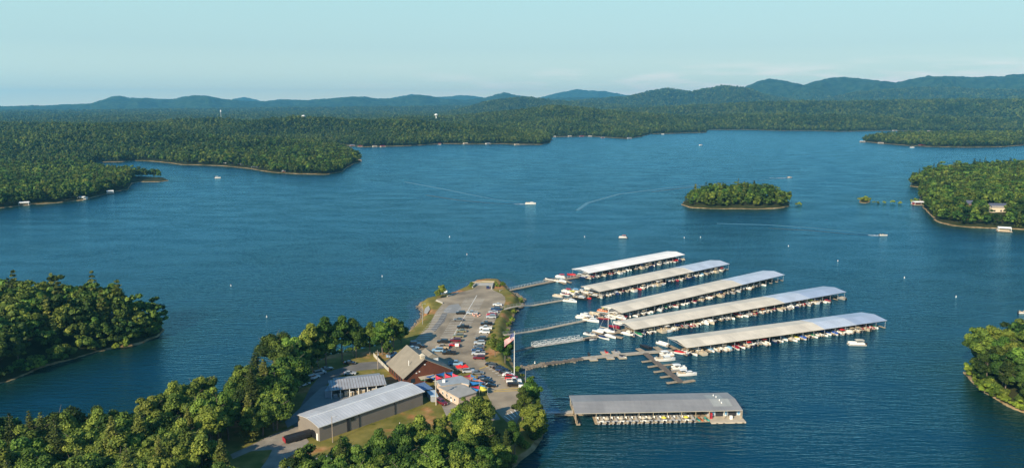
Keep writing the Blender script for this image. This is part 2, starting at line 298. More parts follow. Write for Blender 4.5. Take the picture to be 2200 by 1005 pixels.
def height(p, detail=True):
    x, y = p[:, 0], p[:, 1]; D = np.hypot(x, y); az = np.arctan2(x, y)
    best = np.full(len(p), -6.0); smax = np.full(len(p), -1e9); is_m = np.zeros(len(p)); 
    for nme, (poly, hm) in LANDS.items():
        lo = poly.min(0)-60; hi = poly.max(0)+60
        s_ = (x > lo[0]) & (x < hi[0]) & (y > lo[1]) & (y < hi[1])
        if not s_.any(): continue
        q = p[s_]; sd_ = sdf(q, poly)
        if nme == 'mari': pass
        elif nme == 'main': sd_ = sd_ + (fbm(q[:, 0]/60, q[:, 1]/60, 3, 5)-.5)*22*np.clip((q[:, 1]-1200)/600, 0, 1)
        else: sd_ = sd_ + (fbm(q[:, 0]/14, q[:, 1]/14, 3, 9)-.5)*5
        if nme == 'mari':
            t = np.clip(sd_/5.5, 0, 1); h = 3.0*t*t*(3-2*t)
            h = np.where(sd_ < 0, np.maximum(sd_*.3, -5), h+.02)
        else:
            sc = {'main': 130.0, 'isle': 14, 'rb': 10, 'lp': 22, 'rp': 70, 'rm': 60, 'is2': 6}[nme]
            base = hm*(1-np.exp(-np.maximum(sd_, 0)/sc))
            if nme == 'main':
                nn = fbm(q[:, 0]/420, q[:, 1]/420, 4, 3); dd = np.hypot(q[:, 0], q[:, 1])
                n2 = 1-np.abs(fbm(q[:, 0]/650+3, q[:, 1]/420, 3, 31)*2-1)*2.2
                base = base*(.2+1.0*nn)*np.clip((q[:, 1]-1150)/500, .25, 1); flat = 1-.8*np.clip((np.hypot(q[:, 0], q[:, 1])-2700)/300, 0, 1)*np.clip((250-q[:, 0])/900, 0, 1); n2 = n2*flat*np.clip((q[:, 1]-1350)/500, 0, 1); nn = nn*(.35+.65*flat); nn = nn*np.clip((q[:, 1]-1150)/500, .2, 1)
                base = base + np.clip(sd_/500, 0, 1)*(nn*10+np.clip(n2, -.4, 1)*30)
            h = np.where(sd_ < 0, np.maximum(sd_*.3, -5), base+np.minimum(np.maximum(sd_, 0)*.7, 1.2))
        bb = best[s_]; best[s_] = np.maximum(bb, h); smax[s_] = np.maximum(smax[s_], sd_)
        if nme == 'mari': is_m[s_] = np.where(sd_ > -6, 1, is_m[s_])
    hc = np.zeros(len(p))
    for i, (Dk, wd, pr) in enumerate(RP_):
        ta = np.interp(az, pr[:, 0], pr[:, 1])
        tree = 17 if Dk < 9000 else 4
        wob = (fbm(az*14+i*9, D*0+i, 3, 40+i)-.5)*wd*1.1
        Dc = Dk+wob
        crest = CAM_H+Dc*np.tan(ta)-tree
        u = (D-Dc)/wd; sh = np.where(u < 0, np.exp(-(u*1.15)**2*1.0), np.exp(-(u*.8)**2))
        spur = 1+(fbm(az*60+i, D/650+i*3, 4, 60+i)-.5)*.75*np.clip(np.abs(u)*1.6, 0, 1)
        hc = np.maximum(hc, crest*sh*spur)
    m_ = (smax > 25)
    far = np.clip((smax-25)/200, 0, 1)
    best = np.where(m_, np.maximum(best, hc*far), best)
    return best, smax, is_m
AZ = R(39.5)
def polar(na, nd, d0, d1):
    az = np.linspace(-AZ, AZ, na); dd = np.exp(np.linspace(math.log(d0), math.log(d1), nd))
    A, DD = np.meshgrid(az, dd); V = np.stack([np.sin(A)*DD, np.cos(A)*DD], -1).reshape(-1, 2)
    i = np.arange((nd-1)*na).reshape(nd-1, na)[:, :-1].ravel()
    return V, np.stack([i, i+1, i+na+1, i+na], 1)
V2, Fq = polar(720, 1000, 95, 20300)
hz, sm, ism = height(V2)
Dv = np.hypot(V2[:, 0], V2[:, 1])
# the wooded canopy far off, where single crowns cannot be told apart any more
can = (fbm(V2[:, 0]/38, V2[:, 1]/38, 3, 77)-.5)
hz = np.where(sm > 60, hz+np.clip((Dv-8200)/1500, 0, 1)*(14+can*26), hz)
tm = bpy.data.materials.new('terrain_mat'); tm.use_nodes = True; t = tm.node_tree; b = t.nodes['Principled BSDF']
b.inputs['Roughness'].default_value = .95; b.inputs['Specular IOR Level'].default_value = .1
def N(t, ty, **kw):
    n = t.nodes.new('ShaderNode'+ty)
    for k_, v_ in kw.items(): setattr(n, k_, v_)
    return n
def mixc(t, f, a, bq):
    x = N(t, 'Mix', data_type='RGBA')
    for idx, val in ((0, f), (6, a), (7, bq)):
        if isinstance(val, (int, float)): x.inputs[idx].default_value = val
        elif isinstance(val, tuple): x.inputs[idx].default_value = (*val, 1)
        else: t.links.new(val, x.inputs[idx])
    return x.outputs[2]
def noise(t, co, sc, det=4, lo=.35, hi=.65):
    n = N(t, 'TexNoise'); n.inputs['Scale'].default_value = sc; n.inputs['Detail'].default_value = det; t.links.new(co, n.inputs[0])
    r = N(t, 'MapRange'); r.inputs[1].default_value = lo; r.inputs[2].default_value = hi; t.links.new(n.outputs[0], r.inputs[0]); return r.outputs[0]
geo = N(t, 'NewGeometry'); pos = geo.outputs['Position']; sz = N(t, 'SeparateXYZ'); t.links.new(pos, sz.inputs[0])
floorc = mixc(t, noise(t, pos, .08), (.018, .028, .009), (.048, .050, .020))
canopy = mixc(t, noise(t, pos, .012, 8, .42, .58), (.012, .032, .014), (.036, .068, .026))
am = N(t, 'Attribute', attribute_name='marina'); af = N(t, 'Attribute', attribute_name='faraway')
c1 = mixc(t, af.outputs['Fac'], floorc, canopy)
grass = mixc(t, noise(t, pos, .22, 5, .3, .7), (.11, .115, .022), (.25, .20, .055))
clay = mixc(t, noise(t, pos, .5), (.36, .15, .055), (.48, .26, .12))
grass2 = mixc(t, noise(t, pos, .075, 5, .55, .66), grass, clay)
c2 = mixc(t, am.outputs['Fac'], c1, grass2)
zn = N(t, 'Math', operation='MULTIPLY_ADD'); zn.inputs[1].default_value = -.6; t.links.new(noise(t, pos, .045), zn.inputs[0]); t.links.new(sz.outputs[2], zn.inputs[2])
shf = N(t, 'MapRange'); shf.inputs[1].default_value = .35; shf.inputs[2].default_value = .12; t.links.new(zn.outputs[0], shf.inputs[0])
c3 = mixc(t, shf.outputs[0], c2, mixc(t, noise(t, pos, .3), (.20, .13, .06), (.40, .29, .16)))
t.links.new(c3, b.inputs['Base Color'])
me = np_mesh('ground', np.column_stack([V2, hz]), Fq, [tm])
me.polygons.foreach_set('use_smooth', np.ones(len(Fq), bool))
a_ = me.attributes.new('marina', 'FLOAT', 'POINT'); a_.data.foreach_set('value', (ism*(hz > -1)).astype(np.float32))
a_ = me.attributes.new('faraway', 'FLOAT', 'POINT'); a_.data.foreach_set('value', np.clip((Dv-2500)/2500, 0, 1).astype(np.float32))
tag(link('ground', me), kind='structure')
# ------------------------------------------------------------------ the lake
wv, wf = polar(420, 620, 95, 9000)
_, wsm, wism = height(wv)
wm = bpy.data.materials.new('lake_water'); wm.use_nodes = True; t = wm.node_tree; b = t.nodes['Principled BSDF']
geo = N(t, 'NewGeometry'); pos = geo.outputs['Position']
a1 = N(t, 'Attribute', attribute_name='shallow'); a2 = N(t, 'Attribute', attribute_name='redclay')
deep = mixc(t, noise(t, pos, .004, 3, .3, .7), (.0008, .022, .035), (.0020, .044, .088))
shal = mixc(t, a2.outputs['Fac'], (.004, .022, .013), (.040, .036, .055))
t.nodes.remove(b); df = N(t, 'BsdfDiffuse'); t.links.new(mixc(t, a1.outputs['Fac'], deep, shal), df.inputs['Color'])
gl = N(t, 'BsdfGlossy'); gl.inputs['Color'].default_value = (.46, .86, 1, 1); gl.inputs['Roughness'].default_value = .19
fr = N(t, 'Fresnel'); fr.inputs['IOR'].default_value = 1.33; fm = N(t, 'Math', operation='MULTIPLY'); fm.inputs[1].default_value = 1.0; t.links.new(fr.outputs[0], fm.inputs[0])
wmx = N(t, 'MixShader'); t.links.new(fm.outputs[0], wmx.inputs[0]); t.links.new(df.outputs[0], wmx.inputs[1]); t.links.new(gl.outputs[0], wmx.inputs[2]); t.links.new(wmx.outputs[0], t.nodes['Material Output'].inputs['Surface'])
def waves(scx, scy, rot, det, sc):
    mp = N(t, 'Mapping'); mp.inputs['Scale'].default_value = (scx, scy, 1); mp.inputs['Rotation'].default_value = (0, 0, rot); t.links.new(pos, mp.inputs[0])
    n = N(t, 'TexNoise'); n.inputs['Scale'].default_value = sc; n.inputs['Detail'].default_value = det; n.inputs['Roughness'].default_value = .55; t.links.new(mp.outputs[0], n.inputs[0]); return n.outputs[0]
w1 = waves(.13, .55, .25, 3, 1.0); w2 = waves(.6, 1.3, -.3, 3, 1.0); w3 = waves(.02, .055, .5, 3, 1.0)
ad = N(t, 'Math', operation='MULTIPLY_ADD'); ad.inputs[1].default_value = .35; t.links.new(w2, ad.inputs[0]); t.links.new(w1, ad.inputs[2])
bp = N(t, 'Bump'); bp.inputs['Distance'].default_value = 1.2
# gusts: patches of rougher and smoother water
gm = N(t, 'MapRange'); gm.inputs[1].default_value = .35; gm.inputs[2].default_value = .65; gm.inputs[3].default_value = .35; gm.inputs[4].default_value = 1.0
t.links.new(w3, gm.inputs[0]); t.links.new(gm.outputs[0], bp.inputs['Strength'])
t.links.new(ad.outputs[0], bp.inputs['Height']); 
for n_ in (df, gl, fr): t.links.new(bp.outputs[0], n_.inputs['Normal'])
wme = np_mesh('lake_water', np.column_stack([wv, np.zeros(len(wv))]), wf, [wm])
a_ = wme.attributes.new('shallow', 'FLOAT', 'POINT'); sh_ = np.where(wism > 0, np.exp(np.minimum(wsm, 0)/5.0)*.8, np.exp(np.minimum(wsm, 0)/20.0)*1.2); a_.data.foreach_set('value', np.clip(sh_, 0, .85).astype(np.float32))
a_ = wme.attributes.new('redclay', 'FLOAT', 'POINT'); a_.data.foreach_set('value', np.where((wism > 0) & (wv[:, 1] > 235), .85, 0).astype(np.float32))
tag(link('lake_water', wme), kind='structure')
# ------------------------------------------------------------------ trees
def leafquads(C, Nn, size, rg, tone):
    n = len(C); Nn = Nn/np.linalg.norm(Nn, axis=1, keepdims=True)
    r = rg.normal(size=(n, 3)); A = np.cross(Nn, r); A /= np.linalg.norm(A, axis=1, keepdims=True)+1e-9; B = np.cross(Nn, A)
    s = size*rg.uniform(.6, 1.35, (n, 1)); vs = []
    for sa, sb in ((-1, -.8), (1, -.7), (.8, 1), (-.9, .8)):
        vs.append(C+A*s*sa*rg.uniform(.35, .62, (n, 1))+B*s*sb*rg.uniform(.35, .62, (n, 1)))
    V = np.stack(vs, 1).reshape(-1, 3); return V, np.arange(4*n).reshape(n, 4), tone
def lobes_broad(rg, H, Rr, n, base=.28):
    out = []; zc = H*(base+1)/2; hz_ = H*(1-base)/2
    while len(out) < n:
        u = rg.normal(size=3); u /= np.linalg.norm(u); rr = rg.uniform(.35, .92)
        if u[2] < -.75: continue
        prof_ = 1.0-.25*max(0, u[2])
        out.append(((u[0]*Rr*rr*prof_, u[1]*Rr*rr*prof_, zc+u[2]*hz_*rr*.9), Rr*rg.uniform(.24, .42)))
    return out
def crown(name, rg, lobes, per, size, H, mats=None, flat=1.0, lowcut=-.45, core=True, matidx=0):
    Vs, Fs, Ts, off = [], [], [], 0; cen = np.mean([l[0] for l in lobes], axis=0)
    for c, r in lobes:
        c = np.array(c); n = int(per*(r*r)/(np.mean([l[1]**2 for l in lobes])))
        u = rg.normal(size=(n*2, 3)); u /= np.linalg.norm(u, axis=1, keepdims=True)
        od = c-cen; od = od/(np.linalg.norm(od)+1e-6)
        keep = (u@od > -.55) & (u[:, 2] > lowcut); u = u[keep][:n]; n = len(u)
        rad = r*rg.uniform(.72, 1.08, (n, 1)); C = c+u*rad*np.array([1, 1, .8*flat])
        Nn = u*np.array([1, 1, 1.1])+rg.normal(size=(n, 3))*.42+np.array([0, 0, .18])
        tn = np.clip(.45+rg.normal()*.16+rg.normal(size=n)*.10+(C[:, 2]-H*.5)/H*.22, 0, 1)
        V, F_, T = leafquads(C, Nn, size, rg, tn); Vs.append(V); Fs.append(F_+off); Ts.append(T); off += len(V)
        if core:                                 # filler leaves against see-through, the clump's inner shade put into their tone
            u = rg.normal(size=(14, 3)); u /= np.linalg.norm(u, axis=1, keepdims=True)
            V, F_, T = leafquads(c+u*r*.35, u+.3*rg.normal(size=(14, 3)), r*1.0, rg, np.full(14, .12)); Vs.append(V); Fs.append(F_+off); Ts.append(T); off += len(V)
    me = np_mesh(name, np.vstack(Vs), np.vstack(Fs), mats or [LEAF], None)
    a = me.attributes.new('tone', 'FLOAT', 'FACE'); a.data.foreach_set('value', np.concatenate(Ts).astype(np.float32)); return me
def pine_crown(name, rg, H, Rr, tiers, per, size, base=.25):
    Vs, Fs, Ts, off = [], [], [], 0
    for i in range(tiers):
        f = i/(tiers-1); z = H*(base+(1-base)*f*.97); rr = Rr*(1-f)**.75*rg.uniform(.75, 1.15)+.35; nb = int(rg.integers(4, 8))
        for k_ in range(nb):
            a = 2*math.pi*(k_+rg.uniform(-.3, .3))/nb+i*1.3; L = rr*rg.uniform(.6, 1.15); n = max(6, int(per*L/Rr))
            tt = rg.uniform(.12, 1, n)**.8; wdt = .16*L+.25
            x = tt*L; side = rg.normal(size=n)*wdt*(.5+.6*tt); zz = z-.10*x+.28*np.sin(tt*2)*.8+rg.normal(size=n)*.16
            C = np.stack([x*math.cos(a)-side*math.sin(a), x*math.sin(a)+side*math.cos(a), zz], 1)
            Nn = np.stack([math.cos(a)*.35+rg.normal(size=n)*.4, math.sin(a)*.35+rg.normal(size=n)*.4, .8+0*tt], 1)
            tn = np.clip(.32+.28*tt+rg.normal(size=n)*.12, 0, 1)
            V, F_, T = leafquads(C, Nn, size, rg, tn); Vs.append(V); Fs.append(F_+off); Ts.append(T); off += len(V)
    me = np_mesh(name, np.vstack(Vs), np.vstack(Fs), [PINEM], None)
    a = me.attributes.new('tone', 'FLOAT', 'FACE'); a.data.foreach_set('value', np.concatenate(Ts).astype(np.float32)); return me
def trunk(name, rg, H, r0, top, limbs, Rr, z0=.3):
    mb = MB(); pts = []; x = y = 0
    for i in range(6):
        f = i/5; pts.append((x, y, H*top*f-.4*(i == 0))); x += rg.normal()*.12; y += rg.normal()*.12
    mb.tube(pts, [r0*(1-.75*i/5) for i in range(6)], 7)
    for k_ in range(limbs):
        f = z0+(.95-z0)*k_/max(1, limbs-1)*.8; a = k_*2.4+rg.uniform(-.4, .4); z = H*top*f; L = Rr*rg.uniform(.55, .9)
        c = (math.cos(a), math.sin(a))
        mb.tube([(0, 0, z), (c[0]*L*.4, c[1]*L*.4, z+L*.35), (c[0]*L, c[1]*L, z+L*.75)], [r0*.38, r0*.25, r0*.08], 5)
    return mb.mesh(name, BARK)
TB = []; TPN = []; TSH = []
for i in range(9):
    rg = np.random.default_rng(100+i); H = 1.0*rg.uniform(15, 20); Rr = rg.uniform(4.8, 6.2)
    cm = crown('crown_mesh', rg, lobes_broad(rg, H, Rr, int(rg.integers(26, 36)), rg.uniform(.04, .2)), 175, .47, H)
    TB.append((cm, trunk('trunk_mesh', rg, H, .34, .8, 6, Rr), H, Rr))
for i in range(6):
    rg = np.random.default_rng(200+i); H = rg.uniform(18, 24); Rr = rg.uniform(4.0, 5.2)
    cm = pine_crown('crown_mesh', rg, H, Rr, int(rg.integers(19, 26)), 58, .46, rg.uniform(.06, .25))
    TPN.append((cm, trunk('trunk_mesh', rg, H, .3, .97, 7, Rr*.7), H, Rr))
for i in range(4):
    rg = np.random.default_rng(300+i); H = rg.uniform(2.6, 3.6); Rr = rg.uniform(2.0, 2.8)
    cm = crown('foliage_mesh', rg, lobes_broad(rg, H, Rr, 9, .0), 60, .42, H, [BUSH])
    TSH.append((cm, None, H, Rr))
TSE = []
for i in range(4):
    rg = np.random.default_rng(360+i); H = rg.uniform(4.0, 5.2); Rr = rg.uniform(2.6, 3.4)
    TSE.append((crown('foliage_mesh', rg, lobes_broad(rg, H, Rr, 12, .0), 62, .5, H), None, H, Rr))
def height1(x, y):
    h, s, m = height(np.array([[x, y]])); return float(h[0])
NTREE = {}
def put_tree(kind, x, y, h, z, label, group=None, name=None):
    lib = {'broad': TB, 'pine': TPN, 'shrub': TSH}[kind]; cm, tk, H, Rr = lib[random.randrange(len(lib))]
    s = h/H; nm = name or {'broad': 'broadleaf_tree', 'pine': 'pine_tree', 'shrub': 'shrub'}[kind]
    o = thing(nm, label, 'shrub' if kind == 'shrub' else 'tree', (x, y, z-.1), random.uniform(0, 6.28), group, s)
    link('foliage' if kind == 'shrub' else 'crown', cm, o)
    if tk: link('trunk', tk, o)
    return o
# zones of the marina point where trees grow (roots' places)
def inpoly(p, poly): return sdf(p, poly) > 0
def ppz(l, z=3): return np.array([tuple(P(*q, z))[:2] for q in l])
W1 = ppz([(-500, 1020), (0, 985), (240, 952), (340, 958), (372, 915), (440, 893), (560, 866), (640, 846), (634, 880), (620, 904), (598, 926), (560, 945), (515, 962), (470, 985), (430, 1030), (500, 1060), (480, 1300), (-900, 1500)])
W2 = ppz([(715, 1050), (775, 1012), (880, 990), (950, 965), (1000, 950), (1035, 945), (1070, 957), (1105, 962), (1140, 955), (1146, 965), (1115, 1000), (1090, 1050), (1060, 1200), (760, 1300), (640, 1120), (650, 1060)])
W3 = ppz([(1122, 880), (1140, 862), (1152, 868), (1168, 905), (1162, 938), (1132, 952), (1114, 920)])
W4 = ppz([(588, 838), (640, 800), (700, 776), (712, 790), (680, 800), (640, 830)])
# candidate trees over all the woods
def scatter(d0, d1, sp, seed):
    rg = np.random.default_rng(seed); pts = []; d = d0
    while d < d1:
        n = int(2*AZ*d/sp); az = -AZ+(np.arange(n)+.5+rg.uniform(-.42, .42, n))*2*AZ/n+(rg.random()-.5)*sp/d
        dd = d+rg.uniform(-.42, .42, n)*sp; pts.append(np.stack([np.sin(az)*dd, np.cos(az)*dd], 1)); d += sp
    return np.vstack(pts)
bands = [(150, 420, 5.9, 1.0), (420, 1300, 7.0, 1.0), (1300, 2600, 9.5, 1.12), (2600, 4300, 14, 1.35), (4300, 6500, 20, 1.7), (6500, 9500, 32, 2.4)]
CAND = []
for bi, (d0, d1, sp, sc_) in enumerate(bands):
    q = scatter(d0, d1, sp, 500+bi); h, s_, m_ = height(q)
    ok = s_ > (.6 if d0 < 1300 else 1.5)
    q, h, s_, m_ = q[ok], h[ok], s_[ok], m_[ok]
    if d0 < 500:
        mm = m_ > 0; inw = inpoly(q, W1) | inpoly(q, W2) | inpoly(q, W3) | inpoly(q, W4)
        ok = ~mm | inw; q, h, s_ = q[ok], h[ok], s_[ok]
    CAND.append(np.column_stack([q, h, s_, np.full(len(q), sc_), np.hypot(q[:, 0], q[:, 1])]))
CAND = np.vstack(CAND)
RG = np.random.default_rng(42)
hh = RG.uniform(.78, 1.12, len(CAND))
# smaller trees at the water's edge, the woods' mix of oak and pine
CAND = np.column_stack([CAND, hh, RG.random(len(CAND))])
# keep the clearings round the two houses on the eastern point and the open sand spit
HOUSE1 = P(2140, 452, 9); HOUSE2 = P(2092, 442, 9)
def far_of(c, pt, r): return np.hypot(c[:, 0]-pt[0], c[:, 1]-pt[1]) > r
cut = np.ones(len(CAND), bool)
for hp in (HOUSE1, HOUSE2):
    cut &= far_of(CAND, hp, 15)
    for s_ in (14, 26, 38): cut &= far_of(CAND, (hp[0]*(1-s_/700), hp[1]*(1-s_/700)), 8.5)
cut &= ~(sdf(CAND[:, :2], IS2) > -6)
spit = ppz([(283, 396), (363, 392), (363, 386), (330, 384), (285, 386)], 0)
cut &= ~inpoly(CAND[:, :2], spit)
CAND = CAND[cut]
inview = (np.abs(np.arctan2(CAND[:, 0], CAND[:, 1])) < R(38.5)) & (CAND[:, 5] > 172)
near = (CAND[:, 5] < 420)
CAND = CAND[(~near) | inview]
near = (CAND[:, 5] < 420)
print('near trees', near.sum(), 'all', len(CAND))
zones = [('w3', W3, 'ramp road wood'), ('w2', W2, 'wood below the metal warehouse'), ('w1', W1, 'wood behind the road bend'), ('w4', W4, 'cove side wood')]
NR = CAND[near]; NR = NR[np.argsort(NR[:, 5])]
MAXN = 255
REST = np.vstack([NR[MAXN:], CAND[~near]]); NR = NR[:MAXN]
zid = np.full(len(NR), -1)
for zi, (_, poly, _) in enumerate(zones): zid[(zid < 0) & inpoly(NR[:, :2], poly)] = zi
zid[(zid < 0) & inpoly(NR[:, :2], RB)] = 4; zid[(zid < 0)] = 5
znames = [z[2] for z in zones] + ['small wooded point', 'headland wood across the cove']
for zi in range(6):
    sel = NR[zid == zi]
    if not len(sel): continue
    rows = np.floor((sel[:, 1]-sel[:, 1].min())/6.2).astype(int)
    nrow = rows.max()+1
    for r_ in range(nrow):
        rr = sel[rows == r_]; rr = rr[np.argsort(rr[:, 0])]
        for j, c in enumerate(rr):
            pine = c[7] < (.13 if zi == 2 else .07 if zi == 5 else .03)
            h = c[6]*(21 if pine else 17)
            if zi == 0: h = 4+c[6]*11
            if zi == 1: h = c[6]*15
            if zi == 3: h = c[6]*15
            if zi == 2 and not pine: h = c[6]*(18.3 if c[1] > 232 else 16.5)
            if zi == 2 and pine: h = c[6]*19
            if zi == 4: h = c[6]*18
            if zi == 5: h = c[6]*(17.5 if pine else 15.5)
            if c[3] < 3: h *= .8
            kind = 'pine' if pine else 'broad'
            lab = '%s, %s along the %s row of the %s' % ('tall pine' if pine else 'broadleaf tree', ordinal(j+1), ordinal(r_+1), znames[zi])
            put_tree(kind, c[0], c[1], h, c[2], lab, 'trees of the ' + znames[zi])
# single trees on the marina point:  px, py of the foot, height, kind, words
for px, py, h, kd, lab in [(1085, 778, 12, 'broad', 'round leafy tree beside the flagpole on the grass bank'), (1064, 766, 11, 'broad', 'round leafy tree behind the flagpole tree, at the parked cars'),
    (951, 639, 8.0, 'broad', 'lone small tree at the sandy tip with white signs'), (941, 641, 6, 'broad', 'smallest tree on the sandy tip beside the lone tree'),
    (668, 795, 20, 'broad', 'tall tree at the road bend above the silver cars'), (650, 800, 17, 'broad', 'tree behind the silver cars, beside the tall bend tree'), (700, 783, 21, 'broad', 'tallest tree between the black parked car and the cove'), (735, 775, 20, 'broad', 'dark tree at the water behind the utility pole'),
    (765, 768, 18, 'broad', 'tree by the water between utility pole and hall'), (795, 762, 15, 'broad', 'slender tree at the end of the chain link fence'), (822, 762, 16, 'broad', 'broad tree just behind the brown hall'), (845, 752, 16, 'broad', 'leafy tree at the water beyond the brown hall'), (862, 738, 11, 'broad', 'last tree of the row before the grassy bank'), (835, 772, 9, 'broad', 'low tree against the rear wall of the brown hall'),
    (605, 835, 20, 'broad', 'tree at the wood edge above the white parked car'), (622, 815, 18, 'broad', 'light green tree at the wood edge by the road bend'), (590, 800, 19, 'broad', 'tall tree standing out at the cove side of the bend'),
    (603, 905, 16, 'broad', 'tree at the wood corner nearest the road bend yard'), (588, 924, 14, 'broad', 'tree between the wood and the gravel drive'), (565, 936, 13, 'broad', 'tree over the shaded lane beside the gravel drive'), (616, 884, 16, 'broad', 'tall tree leaning over the concrete yard corner'), (540, 946, 12, 'broad', 'lower tree over the shaded lane'),
    (1000, 905, 9, 'broad', 'tree in front of the pink store building'), (1020, 915, 11, 'broad', 'tall bright tree beside the pink store building'), (1046, 925, 10, 'broad', 'tree between the pink store and the boat ramp road'), (955, 925, 6, 'broad', 'low tree on the slope by the warehouse end'), (985, 935, 7, 'broad', 'tree on the slope below the gravel yard')]:
    p = P(px, py, 3); put_tree(kd, p.x, p.y, h, 3.0, lab, 'single trees round the marina buildings' if kd == 'broad' else None)
# bushes
for px, py, h, lab in [(1012, 617, 2.2, 'dark bush beside the ramp wall'), (1013, 611, 1.8, 'dark bush at the outer end of the ramp wall'), (1068, 616, 2.2, 'dark bush beyond the ramp shelter'), (1080, 614, 2.6, 'bush at the foot of the farthest gangway'), (1064, 611, 1.8, 'small bush behind the ramp shelter'),
    (1100, 690, 2.0, 'bush on the bank between two gangways'), (1094, 700, 2.4, 'bush on the bank above the third gangway'), (1104, 672, 1.8, 'bush at the second gangway landing'), (1144, 815, 1.6, 'yellow bush standing in shallow water'),
    (985, 890, 3.2, 'grey green bush beside the gravel yard'), (968, 905, 3.0, 'bush at the foot of the grassy slope'), (1174, 918, 1.4, 'yellow bush in the water off the wooded bank'),
    (270, 742, 3.2, 'yellow green bush on the red shore of the headland'), (250, 748, 2.6, 'bush leaning over the headland shore'), (60, 796, 3.4, 'bright green bush at the headland shore'), (85, 790, 4.2, 'large bright bush at the headland shore'), (140, 773, 2.6, 'small bush between headland pines and water')]:
    z = 0 if ('water' in lab and 'shallow' in lab) or 'off the' in lab else 1.2 if py > 780 and px > 1100 else (3 if px > 500 and py < 1000 and 'bank' not in lab else .8)
    p = P(px, py, z); put_tree('shrub', p.x, p.y, h, z, lab, 'bushes along the shore')
def edge_bushes(poly, step, off, h0, h1, words, grp, cond):
    k_ = 0; per = []
    for i in range(len(poly)):
        a_, b_ = poly[i], poly[(i+1) % len(poly)]; L_ = np.hypot(*(b_-a_)); n_ = int(L_/step)
        for j in range(n_): per.append(a_+(b_-a_)*(j+random.random()*.7)/max(1, n_))
    c_ = poly.mean(0)
    for q in per:
        d = np.hypot(*q); az_ = abs(math.degrees(math.atan2(q[0], q[1])))
        if az_ > 38 or d < 175 or not cond(q): continue
        t_ = c_-q; t_ /= np.hypot(*t_); q = q+t_*random.uniform(off, off+1.6); k_ += 1
        o = thing('shrub', '%s dark leafy shrub along the water under the %s' % (ordinal(k_), words), 'shrub', (q[0], q[1], max(.2, height1(*q)-.2)), random.uniform(0, 6.28), grp, 1.0)
        cm, tk, H, Rr = TSE[random.randrange(len(TSE))]; o.scale = (random.uniform(h0, h1)/H,)*3; link('foliage', cm, o)
edge_bushes(LP, 3.6, .4, 3.5, 6.5, 'headland wood', 'shrubs along the headland shore', lambda q: q[1] < 345)
edge_bushes(MARI, 5.0, .6, 1.4, 2.6, 'east bank gangways', 'shrubs along the east bank', lambda q: q[0] > -12 and 262 < q[1] < 400)
edge_bushes(MARI, 4.0, .6, 2.4, 4.5, 'row of tall cove side trees', 'shrubs along the cove side', lambda q: q[0] < -48 and 275 < q[1] < 335)
edge_bushes(MARI, 4.2, 1.0, 2.6, 4.6, 'ramp road wood', 'shrubs along the marina bank', lambda q: q[0] > 0 and q[1] < 236)
edge_bushes(RB, 4.5, 1.5, 3, 5, 'small wooded point', 'shrubs along the small point', lambda q: q[1] < 300)
k_ = 0
for px, py in [(2084, 806), (2096, 820), (2108, 834), (2124, 845), (2140, 853), (2156, 862), (2172, 870), (2190, 878), (2206, 886), (2078, 795)]:
    k_ += 1; p = P(px, py, .4); put_tree('shrub', p.x, p.y, random.uniform(2.6, 4.2), .4, '%s yellow green bush along the shore of the small eastern point' % ordinal(k_), 'bushes along the eastern point')
for i, (px, py, h) in enumerate([(1717, 440, 3.2), (1711, 441, 2.4), (1849, 432, 4.2), (1855, 433, 5.2), (1862, 432.5, 4.8), (1868, 432, 3.6), (1859, 430, 5.0), (1877, 436, 2.2), (1886, 437, 2.6), (1900, 437, 2.8), (1918, 437, 3.6), (1934, 438, 3.0), (1960, 437, 3.2), (1966, 436, 5.5)]):
    p = P(px, py, 0); put_tree('shrub', p.x, p.y, h, 0, '%s little bush standing in the lake beyond the wooded island' % ordinal(i+1), 'bushes standing in the open lake')
# the far woods: too many to count, one object
FT = bpy.data.collections.new('far_tree_kinds')
FK = []
for i in range(6):
    rg = np.random.default_rng(700+i); H = rg.uniform(15, 19); Rr = rg.uniform(4.6, 5.8)
    me = crown('fm', rg, lobes_broad(rg, H, Rr, 14, .08), 44, .95, H, None, core=True); o = bpy.data.objects.new('a%02d' % i, me); FT.objects.link(o); FK.append(o)
for i in range(3):
    rg = np.random.default_rng(800+i); H = rg.uniform(18, 22); Rr = rg.uniform(3.8, 4.6)
    me = pine_crown('fm', rg, H, Rr, 10, 9, 1.25, .1); o = bpy.data.objects.new('b%02d' % i, me); FT.objects.link(o); FK.append(o)
for i in range(5):
    rg = np.random.default_rng(900+i); H = 17; Rr = rg.uniform(5.4, 6.4)
    me = crown('fm', rg, lobes_broad(rg, H, Rr, 8, .0), 18, 1.9, H, [LEAFF], core=True); o = bpy.data.objects.new('c%02d' % i, me); FT.objects.link(o); FK.append(o)
D_ = REST[:, 5]; n = len(REST)
idx = np.where(D_+RG.normal(size=n)*220 < 1550, np.where(REST[:, 7] < .06, 6+(RG.integers(0, 3, n)), RG.integers(0, 6, n)), 9+RG.integers(0, 5, n))
scl = REST[:, 6]*REST[:, 4]*np.where(REST[:, 3] < 9, .8, 1.0)
isl = (np.abs(REST[:, 0]-245) < 80) & (np.abs(REST[:, 1]-840) < 70); scl = np.where(isl, scl*.85, scl)
zs = REST[:, 2]-.3-17*np.maximum(REST[:, 4]-1.1, 0)*.62
pm = bpy.data.meshes.new('forest'); pm.vertices.add(n); pm.vertices.foreach_set('co', np.column_stack([REST[:, :2], zs]).astype(np.float32).ravel())
for nme, ty, arr in (('sc', 'FLOAT', scl.astype(np.float32)), ('rz', 'FLOAT', RG.uniform(0, 6.28, n).astype(np.float32)), ('ix', 'INT', idx.astype(np.int32))):
    a = pm.attributes.new(nme, ty, 'POINT'); a.data.foreach_set('value', arr)
fo = link('forest', pm); tag(fo, 'dense mixed green forest covering the far shores, the island and the hills', 'forest', kind='stuff')
